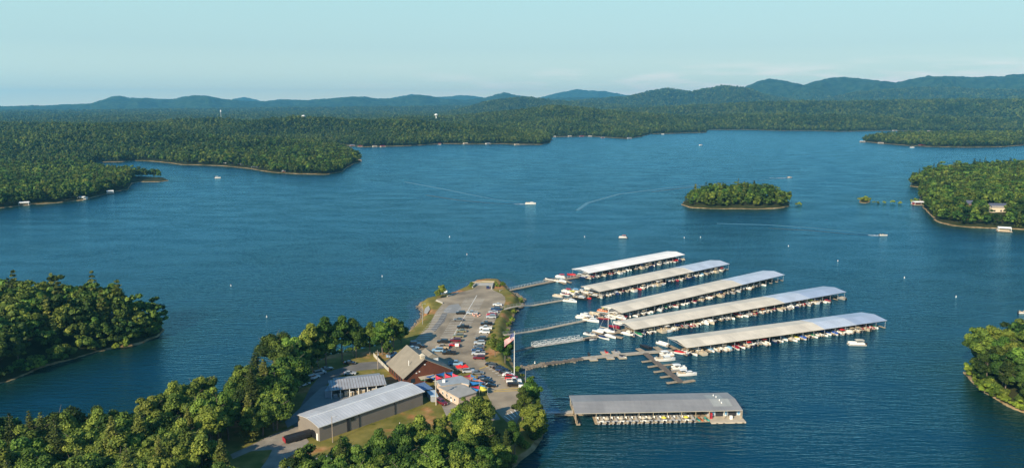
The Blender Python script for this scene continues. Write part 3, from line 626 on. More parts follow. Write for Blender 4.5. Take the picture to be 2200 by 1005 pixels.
ng = bpy.data.node_groups.new('forest_nodes', 'GeometryNodeTree')
ng.interface.new_socket('Geometry', in_out='INPUT', socket_type='NodeSocketGeometry'); ng.interface.new_socket('Geometry', in_out='OUTPUT', socket_type='NodeSocketGeometry')
gi = ng.nodes.new('NodeGroupInput'); go = ng.nodes.new('NodeGroupOutput')
ip = ng.nodes.new('GeometryNodeInstanceOnPoints'); ci = ng.nodes.new('GeometryNodeCollectionInfo'); ci.inputs[0].default_value = FT; ci.inputs['Separate Children'].default_value = True; ci.inputs['Reset Children'].default_value = True
def na(nm, ty):
    q = ng.nodes.new('GeometryNodeInputNamedAttribute'); q.data_type = ty; q.inputs[0].default_value = nm; return q.outputs[0]
mtp = ng.nodes.new('GeometryNodeMeshToPoints')
ng.links.new(gi.outputs[0], mtp.inputs['Mesh']); ng.links.new(mtp.outputs[0], ip.inputs['Points']); ng.links.new(ci.outputs[0], ip.inputs['Instance'])
ip.inputs['Pick Instance'].default_value = True; ng.links.new(na('ix', 'INT'), ip.inputs['Instance Index'])
cx_ = ng.nodes.new('ShaderNodeCombineXYZ'); ng.links.new(na('rz', 'FLOAT'), cx_.inputs[2])
e2r = ng.nodes.new('FunctionNodeEulerToRotation'); ng.links.new(cx_.outputs[0], e2r.inputs[0]); ng.links.new(e2r.outputs[0], ip.inputs['Rotation'])
cs_ = ng.nodes.new('ShaderNodeCombineXYZ'); q = na('sc', 'FLOAT')
for i in range(3): ng.links.new(q, cs_.inputs[i])
ng.links.new(cs_.outputs[0], ip.inputs['Scale']); ng.links.new(ip.outputs[0], go.inputs[0])
md = fo.modifiers.new('scatter', 'NODES'); md.node_group = ng
# ------------------------------------------------------------------ paved ground
def sheet(name, l, z, m, kind='structure', zp=3.0):
    mb = MB(); mb.add([tuple(P(*q, z)) for q in l], [tuple(range(len(l)))[::-1]])
    me = mb.mesh(name, m)
    if me.polygons[0].normal.z < 0: me.flip_normals()
    return tag(link(name, me), kind=kind)
sheet('parking_lot', [(1024, 613), (1057, 613), (1060, 623), (1078, 631), (1085, 638), (1086, 646), (1079, 665), (1066, 684), (1058, 701), (1047, 724), (1040, 745), (1043, 776), (1058, 778), (1082, 789), (1104, 802), (1120, 818), (1127, 832), (1122, 845), (1119, 870), (1117, 895), (1108, 912), (1088, 905), (1062, 878), (1048, 850), (1042, 815), (1015, 800), (985, 795), (945, 775), (915, 758), (880, 750), (876, 745), (888, 731), (920, 704), (936, 670), (951, 652), (934, 646), (940, 641), (963, 637), (985, 628), (1015, 621)], 3.05, asphalt)
sheet('boat_ramp_apron', [(1020, 607), (1060, 607), (1058, 613.5), (1023, 613.5)], 3.04, concrete)
sheet('access_road', [(870, 752), (850, 762), (828, 775), (806, 776), (775, 778), (742, 787), (712, 796), (690, 804), (668, 830), (652, 860), (640, 885), (624, 908), (636, 918), (660, 905), (668, 880), (684, 850), (700, 828), (712, 814), (742, 801), (775, 795), (806, 792), (840, 790), (868, 775), (885, 765)], 3.06, asph2)
sheet('warehouse_yard', [(690, 832), (700, 828), (830, 826), (905, 812), (925, 835), (905, 835), (864, 825), (640, 905), (618, 918), (612, 905), (640, 880), (668, 852)], 3.07, asph3)
sheet('gravel_drive', [(606, 925), (640, 915), (664, 948), (640, 968), (607, 990), (600, 1020), (565, 1040), (560, 1005), (575, 985), (585, 965), (540, 968), (500, 985), (495, 975), (540, 955), (580, 935)], 3.08, gravel)
sheet('lower_road', [(590, 1012), (640, 994), (697, 978), (760, 955), (770, 968), (705, 992), (650, 1008), (600, 1030)], 3.09, asph3)
sheet('gravel_yard', [(945, 862), (985, 862), (1010, 872), (1048, 860), (1075, 900), (1040, 905), (1010, 900), (975, 915), (960, 895)], 3.03, gravel)
sheet('asphalt_patch', [(965, 655), (985, 652), (992, 662), (982, 672), (960, 672), (952, 668)], 3.065, asph3)
sheet('dark_asphalt_patch', [(962, 672), (955, 690), (945, 700), (935, 712), (925, 708), (940, 690), (950, 672)], 3.062, asph2)
sheet('sand_patch', [(913, 662), (921, 656), (924, 664), (917, 674), (911, 672)], 3.045, concrete)
# painted stalls
mb = MB(); a0, a1 = P(951, 653, 3), P(884, 737, 3); b0, b1 = P(1024.6, 634, 3), P(970, 728, 3); r0_, r1_ = P(1082, 648, 3), P(1043, 735, 3)
def ln(p, q, wd=.13, z=3.075, m=0):
    p = Vector(p[:2]); q = Vector(q[:2]); d = (q-p).normalized(); n_ = Vector((-d.y, d.x))*wd
    mb.add([(*(p-n_), z), (*(q-n_), z), (*(q+n_), z), (*(p+n_), z)], [(0, 1, 2, 3)], m)
def xat(p, q, y): return p.x+(q.x-p.x)*(y-p.y)/(q.y-p.y)
y = 320.0
while y < 375: x = xat(a0, a1, y); ln((x+.6, y), (x+6.3, y-.25)); y += 2.75
y = 322.0
while y < 392: x = xat(b0, b1, y); ln((x-5.4, y+.2), (x+5.4, y-.2)); y += 2.75
y = 322.0
while y < 376: x = xat(r0_, r1_, y); ln((x-6.2, y+.2), (x-.6, y-.2)); y += 2.75
ln(b0, b1, .14)
for i in range(6): ln(P(1083+i*7, 893-i*9+4*i, 3), P(1100+i*4, 905-i*9+4*i, 3))
for i in range(9): p = P(1058+i*6.3, 786+i*4.3, 3); ln((p.x-2.4, p.y-1.6), (p.x+2.4, p.y+1.6))
for q in ((1030, 792, 1048, 786), (1060, 841, 1118, 838), (1062, 838, 1116, 833)): ln(P(q[0], q[1], 3), P(q[2], q[3], 3), .3, 3.08, 1)
tag(mb.build('parking_lines', [line, yline]), kind='structure')
# ------------------------------------------------------------------ boats
def hull_rings(L, B, zt, bow=.38, n=9):
    rings = []
    for i in range(n):
        f = i/(n-1); x = -L/2+L*f; bb = B/2*(1-max(0, (f-bow)/(1-bow))**2.3)+.02; zz = zt+.22*f*f; k_ = 1-.25*f
        rings.append([(x, -bb, zz), (x, -bb*.86*k_, .05), (x, 0, -.25+.25*f**4), (x, bb*.86*k_, .05), (x, bb, zz)])
    return rings
PROTO = {}
def proto(key, fn):
    if key not in PROTO: PROTO[key] = fn()
    return PROTO[key]
def runabout(hc, seat, cover):
    def f():
        L, B = 6.6, 2.4; p = []
        h = MB(); h.loft(hull_rings(L, B, .72)); p.append(('hull', h.mesh('hull', hc)))
        if cover:
            c = MB(); rg_ = []
            for i in range(8):
                g = i/7; x = -L/2+.1+(L*.94)*g; bb = B/2*(1-max(0, (g-.38)/.62)**2.3)*.98+.03; zz = .76+.2*g*g; t_ = zz+.55*math.sin(math.pi*min(1, g*1.15+.12))**.8
                rg_.append([(x, -bb, zz), (x, -bb*.5, t_*.92), (x, 0, t_), (x, bb*.5, t_*.92), (x, bb, zz)])
            c.loft(rg_); p.append(('cover', c.mesh('cover', cover)))
        else:
            c = MB(); c.frustum((-L/2+.35, -.95, L*.12, .95), (-L/2+.35, -.95, L*.12, .95), .70, .80)
            for x, y0, y1 in ((-2.6, -.9, .9), (-.6, -.8, -.15), (-.6, .15, .8)): c.box(x, y0, .8, x+.5, y1, 1.1); c.box(x-.1, y0, .8, x+.05, y1, 1.45)
            c.frustum((L*.16, -.6, L*.33, .6), (L*.16, -.6, L*.33, .6), .78, .95)
            p.append(('cockpit', c.mesh('cockpit', seat)))
            w_ = MB(); w_.add([(L*.10, -1.0, .85), (L*.10, 1.0, .85), (L*.03, .85, 1.4), (L*.03, -.85, 1.4), (L*.14, -.7, .85), (L*.14, .7, .85)], [(0, 1, 2, 3), (4, 5, 2, 3)]); p.append(('windshield', w_.mesh('windshield', glass)))
        e = MB(); e.box(-L/2-.5, -.22, -.2, -L/2, .22, 1.05); e.box(-L/2-.6, -.28, .75, -L/2+.05, .28, 1.25); p.append(('outboard_motor', e.mesh('outboard_motor', BLK)))
        return p
    return proto(('run', hc.name, seat.name, cover.name if cover else 0), f)
def bimini(c, x0, x1, wd, z0, z1, mfab, nm='canopy'):
    m_ = MB(); rs = []
    for i in range(5):
        g = i/4; x = x0+(x1-x0)*g; zz = z1-.12*(2*g-1)**2
        rs.append([(x, -wd, zz-.14), (x, -wd*.5, zz), (x, wd*.5, zz), (x, wd, zz-.14), (x, wd, zz-.2), (x, -wd, zz-.2)])
    m_.loft(rs)
    for x in (x0+.2, x1-.2):
        for y in (-wd+.08, wd-.08): m_.tube([((x0+x1)/2, y, z0), (x, y, z1-.18)], .035, 4, 1)
    return (nm, m_.mesh(nm, [mfab, steel]))
def pontoon(side, can, seat):
    def f():
        L, B = 7.2, 2.55; p = []
        h = MB()
        for y in (-.85, .85): h.tube([(-L/2, y, .12), (L/2-.7, y, .12), (L/2, y, .3)], [.33, .33, .08], 8)
        p.append(('pontoons', h.mesh('pontoons', steel)))
        d = MB(); d.box(-L/2, -B/2, .42, L/2-.2, B/2, .55); p.append(('deck', d.mesh('deck', TANP)))
        r = MB()
        for a in ((-L/2+.7, -B/2+.02, L/2-.5, -B/2+.09), (-L/2+.7, B/2-.09, L/2-.5, B/2-.02), (L/2-.57, -B/2+.1, L/2-.5, -.4), (L/2-.57, .4, L/2-.5, B/2-.1), (-L/2+.7, -B/2+.1, -L/2+.77, B/2-.9)): r.box(a[0], a[1], .6, a[2], a[3], 1.25)
        p.append(('railing', r.mesh('railing', side)))
        s_ = MB()
        for a in ((-L/2+.8, -.2, -L/2+1.7, 1.1), (L/2-2.2, -1.1, L/2-.7, -.6), (L/2-2.2, .6, L/2-.7, 1.1), (-.3, -1.1, .6, -.5), (-1.6, -1.1, -.7, -.55)): s_.box(a[0], a[1], .55, a[2], a[3], .98)
        p.append(('seats', s_.mesh('seats', seat)))
        c = MB(); c.frustum((.2, .3, .9, 1.05), (.35, .35, .75, 1.0), .55, 1.45); p.append(('console', c.mesh('console', gel)))
        e = MB(); e.box(-L/2-.45, -.2, -.2, -L/2+.05, .2, .95); e.box(-L/2-.55, -.27, .7, -L/2+.1, .27, 1.2); p.append(('outboard_motor', e.mesh('outboard_motor', BLK)))
        if can: p.append(bimini(None, -L/2+.9, .6, 1.2, 1.2, 2.5, can))
        return p
    return proto(('pon', side.name, can.name if can else 0, seat.name), f)
def cruiser(hc, top):
    def f():
        L, B = 9.2, 3.0; p = []
        h = MB(); h.loft(hull_rings(L, B, 1.15, .45)); p.append(('hull', h.mesh('hull', hc)))
        c = MB(); c.frustum((-.8, -1.1, 3.0, 1.1), (-.4, -.85, 2.2, .85), 1.15, 2.0); p.append(('cabin', c.mesh('cabin', gel)))
        w_ = MB(); w_.frustum((-.75, -1.13, 2.6, 1.13), (-.5, -1.0, 2.35, 1.0), 1.5, 1.82); p.append(('window_band', w_.mesh('window_band', glass)))
        k_ = MB(); k_.box(-4.2, -1.2, 1.1, -.9, 1.2, 1.28); k_.box(-4.1, -1.1, 1.28, -3.4, 1.1, 1.65); k_.box(-1.9, -.9, 1.28, -1.4, -.2, 1.9); p.append(('cockpit', k_.mesh('cockpit', tan)))
        if top: p.append(bimini(None, -3.6, -.3, 1.25, 1.3, 3.0, top))
        return p
    return proto(('cru', hc.name, top.name if top else 0), f)
def jetski(c1_):
    def f():
        h = MB(); h.loft(hull_rings(3.0, 1.15, .5, .5, 7)); s_ = MB(); s_.frustum((-1.2, -.25, .3, .25), (-1.0, -.18, .2, .18), .5, .9); s_.frustum((.3, -.3, 1.1, .3), (.35, -.12, .6, .12), .55, 1.15)
        return [('hull', h.mesh('hull', c1_)), ('saddle', s_.mesh('saddle', BLK))]
    return proto(('jet', c1_.name), f)
def place(parts, name, label, cat, loc, rz, group=None, scale=1.0):
    o = thing(name, label, cat, loc, rz, group, scale)
    for nm, me_ in parts: link(nm, me_, o)
    return o
CN = {'paint_red': 'red', 'paint_blue': 'blue', 'paint_green': 'green', 'paint_yellow': 'yellow', 'paint_teal': 'teal', 'paint_navy': 'navy', 'paint_maroon': 'maroon', 'paint_black': 'black', 'paint_beige': 'beige', 'paint_sky_blue': 'pale blue', 'paint_grey': 'grey', 'paint_orange': 'orange', 'paint_tan': 'tan', 'white_gelcoat': 'white'}
LIME = colm('lime', (.62, .75, .03)); CN['paint_lime'] = 'lime yellow'
def boat_by(rn, pick=None):
    t_ = rn.random() if pick is None else 0
    hc = rn.choice([gel]*9+[BEIGE, NAVY, BLK, MAR, GRY, RED]); cn = CN[hc.name]
    if t_ < .36:
        can = rn.choice([None, None, None, BEIGE, TANP, NAVY, BLK, GREEN, RED, GRY, BEIGE]); sd_ = rn.choice([gel, gel, BEIGE, GRY, BEIGE, MAR])
        d_ = '%s pontoon boat%s' % (CN[sd_.name], ' with %s canopy' % CN[can.name] if can else ''); return pontoon(sd_, can, rn.choice([tan, greyseat, gel])), 'pontoon_boat', d_
    if t_ < .72:
        cv = None
        return runabout(hc, rn.choice([tan, greyseat, gel, MAR, tan]), cv), 'motorboat', '%s open motorboat' % cn
    if t_ < .88:
        cv = rn.choice([BEIGE, SKYB, NAVY, GRY, BLK, MAR, GREEN, TANP]); return runabout(gel, tan, cv), 'motorboat', 'motorboat under %s cover' % CN[cv.name]
    top = rn.choice([None, gel, NAVY, BEIGE]); return cruiser(rn.choice([gel, gel, NAVY, BEIGE]), top), 'cabin_cruiser', 'cabin cruiser%s' % (' with %s top' % CN[top.name] if top else '')
# ------------------------------------------------------------------ covered docks
ZE = 4.0
def dock_frame(A, B, C, ze=ZE):
    A, B, C = P(*A, ze), P(*B, ze), P(*C, ze); u = (B-A); L = u.length; a = math.atan2(u.y, u.x); w_ = C-A
    W = (u.x*w_.y-u.y*w_.x)/L; return A, a, L, W
def gable_roof(o, x0, x1, W, ze, rise, m, nm='roof', t_=.16, split=None):
    r = MB(); r.loft([[(x, -.35, ze), (x, W/2, ze+rise), (x, W+.35, ze), (x, W+.35, ze-t_), (x, W/2, ze+rise-t_), (x, -.35, ze-t_)] for x in (x0, x1)])
    return r.build(nm, m, o)
NB = 0
def covered_dock(px, label, secs, words, slip=3.05, skip=(), special={}, seed=1):
    A, a, L, W = dock_frame(*px); o = thing('covered_dock', label, 'covered dock', (A.x, A.y, 0), a, 'long roofed boat docks')
    rn = random.Random(seed)
    for i, (f0, f1, m_) in enumerate(secs): gable_roof(o, f0*L, f1*L-.01, W, ZE+.06*i, 1.05, m_)
    mb = MB(); mb.box(-2, W/2-1.15, .22, L-.5, W/2+1.15, .5); mb.build('walkway', wood, o)
    nf = int(L/(2*slip)); pit = L/nf; pos_ = []
    for i in range(nf+1):
        x = min(max(.45, i*pit), L-.5)
        for y0, y1 in ((.1, W/2-1.15), (W/2+1.15, W-.1)):
            mb = MB(); mb.box(x-.42, y0, .2, x+.42, y1, .46); mb.build('finger_pier', wood, o)
        for y in (.25, W-.25):
            mb = MB(); mb.tube([(x, y, .3), (x, y, ZE)], .09, 6); mb.build('post', steel, o)
        if i < nf: pos_ += [x+pit*.27, x+pit*.74] if i else [pit*.3, pit*.74]
        mb = MB(); mb.box(x-.06, .1, ZE-.35, x+.06, W-.1, ZE-.12); mb.build('roof_beam', steel, o)
    mb = MB(); mb.box(0, .05, ZE-.38, L, .17, ZE-.1); mb.box(0, W-.17, ZE-.38, L, W-.05, ZE-.1); mb.build('eave_beam', dark, o)
    ca, sa = math.cos(a), math.sin(a)
    for k_, x in enumerate(pos_):
        if k_ in skip: continue
        if k_ in special: parts, nm, d_ = special[k_]
        else:
            if rn.random() < .06: continue
            parts, nm, d_ = boat_by(rn)
        outw = rn.random() < .35; prot = rn.uniform(-.9, 1.7)
        y = 3.4-prot; rz = a+(math.pi/2 if not outw else -math.pi/2)+rn.uniform(-.03, .03)
        place(parts, nm, '%s, %s berth out along the %s' % (d_, ordinal(k_+1), words), 'boat', (A.x+x*ca-y*sa, A.y+x*sa+y*ca, rn.uniform(-.05, .05)), rz, 'boats berthed in the ' + words)
    return o, A, a, L, W
rb = [(0, 1, roofbeige)]
spec = lambda p, n_, d_: (p, n_, d_)
pc = lambda c: (pontoon(gel, c, tan), 'pontoon_boat', 'white pontoon boat with %s canopy' % CN[c.name])
cv = lambda c: (runabout(gel, tan, c), 'motorboat', 'motorboat under %s cover' % CN[c.name])
covered_dock(((1265, 586.4), (1471, 546.6), (1227, 578)), 'farthest covered dock, with a bright white roof', [(0, 1, roofwhite)], 'white roofed dock', seed=3, special={27: cv(RED), 25: cv(MAR), 12: cv(NAVY)})
covered_dock(((1288, 626), (1567, 566.6), (1250, 615)), 'covered dock just in front of the white roofed one, beige roof turning pale blue', [(0, .69, roofbeige), (.69, 1, roofblue)], 'second dock back', seed=5, skip=(34, 37), special={35: pc(RED)})
covered_dock(((1335.5, 671.6), (1685, 590), (1291, 658.5)), 'middle covered dock, tan roof with pale blue outer third and empty end berths', [(0, .70, roofbeige), (.70, 1, roofblue)], 'middle dock', seed=8, skip=(30, 38, 40, 41, 42, 43, 44, 45), special={12: pc(LIME), 23: cv(RED), 26: cv(RED), 2: cv(NAVY)})
covered_dock(((1362, 707), (1817, 627), (1322, 690)), 'longest covered dock, beige roof with two blue outer sections', [(0, .67, roofbeige), (.67, .80, roofblue), (.80, 1, roofblue2)], 'longest dock', seed=12, skip=(44, 45, 46), special={1: cv(GREEN), 2: cv(NAVY), 4: cv(GREEN), 22: cv(RED), 27: (pontoon(gel, ORG, tan), 'pontoon_boat', 'white pontoon boat with orange canopy'), 36: (pontoon(gel, ORG, greyseat), 'pontoon_boat', 'pontoon boat with orange canopy'), 39: pc(LIME)})
covered_dock(((1475, 746), (1905, 688), (1438, 724)), 'nearest long covered dock, beige roof turning blue at its outer end', [(0, .66, roofbeige), (.66, .83, roofblue), (.83, 1, roofblue2)], 'nearest long dock', seed=21, special={4: cv(SKYB), 7: cv(SKYB), 13: (pontoon(gel, RED, tan), 'pontoon_boat', 'white pontoon boat with red canopy'), 17: cv(SKYB), 19: cv(YEL), 20: cv(BLUE), 22: cv(GREEN), 25: cv(BLUE), 26: cv(BLUE), 27: pc(RED)})
# ---- the rental dock in front
A, a, L, W = dock_frame((1235, 886), (1595, 879), (1227.6, 849.4)); o = thing('covered_dock', 'grey roofed rental dock with yellow umbrellas and kayaks, nearest the camera', 'covered dock', (A.x, A.y, 0), a)
RA, Ra, RL, RW = A, a, L, W
gable_roof(o, 0, L, W, ZE, .9, roofgrey)
mb = MB(); mb.loft([[(x, W*.16, ZE+.9*.32+.03), (x, W*.5, ZE+.93), (x, W*.5, ZE+.91), (x, W*.16, ZE+.9*.32+.01)] for x in (L*.84, L*.955)]); mb.loft([[(x, W*.5, ZE+.93), (x, W*.86, ZE+.9*.28+.03), (x, W*.86, ZE+.9*.28+.01), (x, W*.5, ZE+.91)] for x in (L*.83, L*.93)]); mb.build('roof_patch', roofgreyl, o)
for i, (fx, fy) in enumerate(((.90, .30), (.897, .42), (.893, .62), (.888, .76))):
    mb = MB(); z = ZE+.9*(1-abs(fy-.5)*2); mb.tube([(L*fx, W*fy, z-.05), (L*fx, W*fy, z+.5)], .2, 8); mb.build('roof_vent', white, o)
mb = MB(); mb.box(0, -.33, ZE-.34, L, -.2, ZE-.18); mb.box(-.02, -.3, ZE-.34, .1, W+.3, ZE-.17); mb.build('fascia', concrete, o)
mb = MB(); mb.box(-6, W/2-1.2, .22, L, W/2+1.2, .5); mb.build('walkway', wood, o)
mb = MB(); mb.box(.4, -1.5, .2, 1.7, W-.5, .5); mb.box(.6, -1.4, .5, .8, W-.6, 1.6); mb.build('end_pier', wood, o)
nslot = 7
for i in range(nslot+1):
    x = 7.3+i*4.85; mb = MB(); mb.box(x-.55, -1.0, .2, x+.55, W/2-1.2, .48); mb.build('finger_pier', wood, o)
    for y in (.2, W/2, W-.2): mb = MB(); mb.tube([(x, y, .3), (x, y, ZE)], .1, 6); mb.build('post', TANP, o)
for x in (.4, L-.4):
    for y in (.1, W/2, W-.1): mb = MB(); mb.tube([(x, y, .3), (x, y, ZE)], .13, 6); mb.build('post', TANP, o)
mb = MB(); mb.box(41.3, -1.0, .2, 45.9, W/2, .5); mb.build('kayak_deck', wood, o)
mb = MB(); mb.box(45.9, -2.4, .12, L+.6, W+1.0, .62); mb.build('store_deck', mat('pale_decking', (.52, .44, .33), .8, var=.1, vscale=.6), o)
mb = MB()
for x in (47.5, 49.8, 54, 56.4): mb.box(x, -2.46, .2, x+.7, -2.4, .42)
mb.build('dock_bumper', black, o)
mb = MB(); mb.box(46.3, 2.6, .62, L-3, W-2, ZE-.2); mb.build('store_wall', mat('store_grey_wall', (.45, .47, .47), .7), o)
for i, x in enumerate((48.8, 53.2)): mb = MB(); mb.box(x, 2.5, .65, x+2.6, 2.6, 2.9); mb.build('store_door', dark, o)
for i, x in enumerate((47.4, 51.7, 56.2)):
    mb = MB(); mb.box(x, 2.5, .9, x+1.2, 2.6, 2.9); w_ = mb.build('window', white, o); mb = MB(); mb.box(x+.2, 2.44, 1.2, x+1.0, 2.5, 2.6); mb.build('pane', SKYB, w_)
for i, x in enumerate((45.9, 51, L)): mb = MB(); mb.tube([(x, .1, .5), (x, .1, ZE)], .12, 6); mb.build('post', TANP, o)
def loc2(A, a, x, y, z=0): return (A.x+x*math.cos(a)-y*math.sin(a), A.y+x*math.sin(a)+y*math.cos(a), z)
rnt = [pontoon(GRY, None, greyseat), pontoon(gel, None, greyseat)]
ucol = {1: BEIGE, 3: BEIGE, 6: BEIGE, 7: BEIGE, 9: YEL, 12: YEL}
def umbrella(col, x, y, z, label, grp='umbrellas over the boats and tables', h=2.6, r=1.05):
    o = thing('parasol', label, 'umbrella', (x, y, z), 0, grp); mb = MB(); mb.tube([(0, 0, 0), (0, 0, h)], .04, 5); mb.build('pole', steel, o)
    mb = MB(); n_ = 8; mb.add([(r*math.cos(i*math.pi/4), r*math.sin(i*math.pi/4), h-.45) for i in range(n_)]+[(0, 0, h)]+[(.3*r*math.cos(i*math.pi/4), .3*r*math.sin(i*math.pi/4), h-.1) for i in range(n_)], [(i, (i+1) % 8, 9+(i+1) % 8, 9+i) for i in range(8)]+[(9+i, 9+(i+1) % 8, 8) for i in range(8)]); mb.build('canopy', col, o)
for k_ in range(14):
    fing = k_//2; x = 7.3+fing*4.85+(1.62 if k_ % 2 == 0 else 3.75)-.2; y = 2.1
    p_ = loc2(RA, Ra, x, y, 0)
    place(rnt[0 if k_ % 3 else 1], 'pontoon_boat', '%s rental pontoon%s, %s along the grey roofed dock' % ('grey' if k_ % 3 else 'white', ' under a %s umbrella' % ('yellow' if ucol[k_] is YEL else 'cream') if k_ in ucol else '', ordinal(k_+1)), 'boat', p_, Ra+math.pi/2, 'rental pontoon boats at the grey roofed dock', .86)
    if k_ in ucol:
        q_ = loc2(RA, Ra, x, y-2.3, .5); umbrella(ucol[k_], q_[0], q_[1], q_[2], '%s umbrella on the %s rental boat along the grey roofed dock' % ('yellow' if ucol[k_] is YEL else 'cream', ordinal(k_+1)), h=1.75, r=.95)
for i, (c_, nm) in enumerate(((TEAL, 'teal kayak nearest the boats'), (ORG, 'first orange kayak between the teal ones'), (BEIGE, 'cream kayak between the orange and teal ones'), (TEAL, 'teal kayak nearest the dock store'))):
    q_ = loc2(RA, Ra, 42.0+i*1.05, .4, .62); mb = MB()
    mb.loft([[(x, -b_, .12+.1*abs(x/1.6)**2), (x, -b_*.6, -.12), (x, b_*.6, -.12), (x, b_, .12+.1*abs(x/1.6)**2)] for x, b_ in ((-1.7, .03), (-1.2, .26), (-.4, .38), (.4, .38), (1.2, .26), (1.7, .03))])
    k2 = thing('kayak', nm + ' on the rental dock deck', 'kayak', q_, Ra+math.pi/2+.25, 'kayaks on the rental dock'); mb.build('hull', c_, k2); mb = MB(); mb.box(-.4, -.2, .1, .35, .2, .2); mb.build('cockpit', BLK, k2)
q_ = loc2(RA, Ra, 46.6, 1.0, .62); v_ = thing('drinks_cooler', 'red drinks cooler standing beside the dock store window', 'cooler', q_, Ra)
mb = MB(); mb.box(-.5, -.4, 0, .5, .4, 1.9); mb.build('cabinet', RED, v_); mb = MB(); mb.box(-.4, -.45, .3, .4, -.4, 1.7); mb.build('door', MAR, v_)
q_ = loc2(RA, Ra, 53.4, .2, .62); v_ = thing('ice_chest', 'white ice chest out on the store deck', 'ice chest', q_, Ra); mb = MB(); mb.box(-.45, -.35, 0, .45, .35, 1.1); mb.build('box', white, v_); mb = MB(); mb.box(-.48, -.38, 1.1, .48, .38, 1.2); mb.build('lid', gel, v_)
# ------------------------------------------------------------------ gangways, walkways and open docks
gangm = mat('weathered_planks', (.40, .34, .26), .85, var=.2, vscale=1.0)
def walkway(pts, wd, name, label, m, rail=None, railsides=(1, -1), group=None, kerb=True, h=1.1, truss=False):
    P0 = Vector(pts[0]); o = thing(name, label, 'gangway' if name == 'gangway' else 'dock', (P0.x, P0.y, 0), 0, group)
    mb = MB(); pr = [Vector(p)-Vector((P0.x, P0.y, 0)) for p in pts]; rings = []
    for i, p in enumerate(pr):
        d = (pr[min(i+1, len(pr)-1)]-pr[max(0, i-1)]); d.z = 0; d.normalize(); n_ = Vector((-d.y, d.x, 0))*wd/2
        rings.append([p+n_, p-n_, p-n_-Vector((0, 0, .3)), p+n_-Vector((0, 0, .3))])
    mb.loft(rings); mb.build('decking', m, o)
    if rail:
        for sgn in railsides:
            r = MB()
            for i in range(len(pr)-1):
                a_, b_ = rings[i][0 if sgn > 0 else 1], rings[i+1][0 if sgn > 0 else 1]; n_ = max(1, int((b_-a_).length/2.2)); up = Vector((0, 0, h))
                for k_ in range(n_+1): q = a_.lerp(b_, k_/n_); r.tube([q, q+up], .05, 4)
                r.tube([a_+up, b_+up], .05, 4); r.tube([a_+up*.5, b_+up*.5], .035, 4)
                if truss:
                    for k_ in range(n_): r.tube([a_.lerp(b_, k_/n_)+up*(k_ % 2), a_.lerp(b_, (k_+1)/n_)+up*((k_+1) % 2)], .06, 4)
            r.build('handrail', rail, o)
    return o
def pp(px, py, z): p = P(px, py, z); return (p.x, p.y, z)
walkway([pp(1078, 627, 3), pp(1090, 624.5, 1.0), pp(1110, 619.5, .55), pp(1150, 611, .5), pp(1195, 602, .5), pp(1242, 594.5, .5)], 2.6, 'gangway', 'wooden walkway running to the white roofed dock', wood, white, (1,), 'walkways from shore to the docks')
walkway([pp(1080, 664.5, 3), pp(1100, 659, 3), pp(1119, 656, 2.4), pp(1143, 655.5, .7), pp(1180, 649, .5), pp(1209, 644, .5), pp(1235, 637, .5), pp(1262, 630.5, .5)], 1.8, 'gangway', 'curving walkway running to the second dock back', gangm, steel, (1,), 'walkways from shore to the docks')
walkway([pp(1083, 718.5, 3), pp(1105, 716, 2.6), pp(1130, 712.5, 1.2), pp(1173, 705, .5), pp(1215, 696, .5), pp(1259, 687, .5), pp(1307, 677, .5), pp(1330, 671.5, .5)], 1.8, 'gangway', 'railed walkway running to the middle dock', gangm, steel, (1,), 'walkways from shore to the docks')
walkway([pp(1098, 756, 3), pp(1125, 749, 1.6), pp(1146, 744, .8)], 1.6, 'gangway', 'short dark ramp joining shore to the truss bridge', wood2, None, (), 'walkways from shore to the docks')
walkway([pp(1144.5, 743, .8), pp(1195, 735.5, .8), pp(1248, 727.7, .7)], 2.8, 'gangway', 'white truss footbridge on the way to the longest dock', concrete, white, (1, -1), 'walkways from shore to the docks', truss=True, h=1.5)
walkway([pp(1248, 728.5, .5), pp(1290, 720, .5), pp(1328, 712, .5), pp(1356, 704, .5)], 2.6, 'floating_dock', 'wooden dock between the truss footbridge and the longest dock', wood, None)
walkway([pp(1273, 711, .5), pp(1300, 718, .5), pp(1338, 724.5, .5)], 2.0, 'floating_dock', 'wooden cross dock where the white sailboat lies', wood, None)
walkway([pp(1171, 781, .7), pp(1210, 775.5, .6), pp(1252, 768.5, .5)], 2.0, 'floating_dock', 'dark plank path running out along the rocky causeway', wood2, None)
walkway([pp(1252, 768.5, .5), pp(1320, 762, .5), pp(1386, 756, .5), pp(1456, 751.5, .5)], 3.0, 'floating_dock', 'pale jetty carrying the jet ski platforms to the nearest long dock', gangm, None)
walkway([pp(1387, 758, .5), pp(1415, 781, .5), pp(1440, 801, .5), pp(1463, 820, .5)], 2.6, 'floating_dock', 'dark planked dock with many fingers below the jetty', wood2, None)
FG = 'finger piers of the dark dock'
for i, (x0, y0, x1, y1, wd) in enumerate([(1379, 776, 1405, 773, 1.1), (1392, 787, 1417, 783.5, 1.1), (1405, 798, 1430, 794.5, 1.1), (1419, 809, 1443, 806, 1.1), (1433, 821.5, 1458, 818, 1.3), (1424, 783.5, 1447, 781, 1.1), (1437, 798, 1462, 796, 1.0), (1466, 819.5, 1492, 815.5, 1.6)]):
    walkway([pp(x0, y0, .45), pp(x1, y1, .45)], wd, 'finger_dock', ('%s narrow pale finger on the shore side of the dark dock' if i < 5 else '%s narrow pale finger on the lake side of the dark dock') % ordinal(i+1 if i < 5 else i-4), wood, None, (), FG)
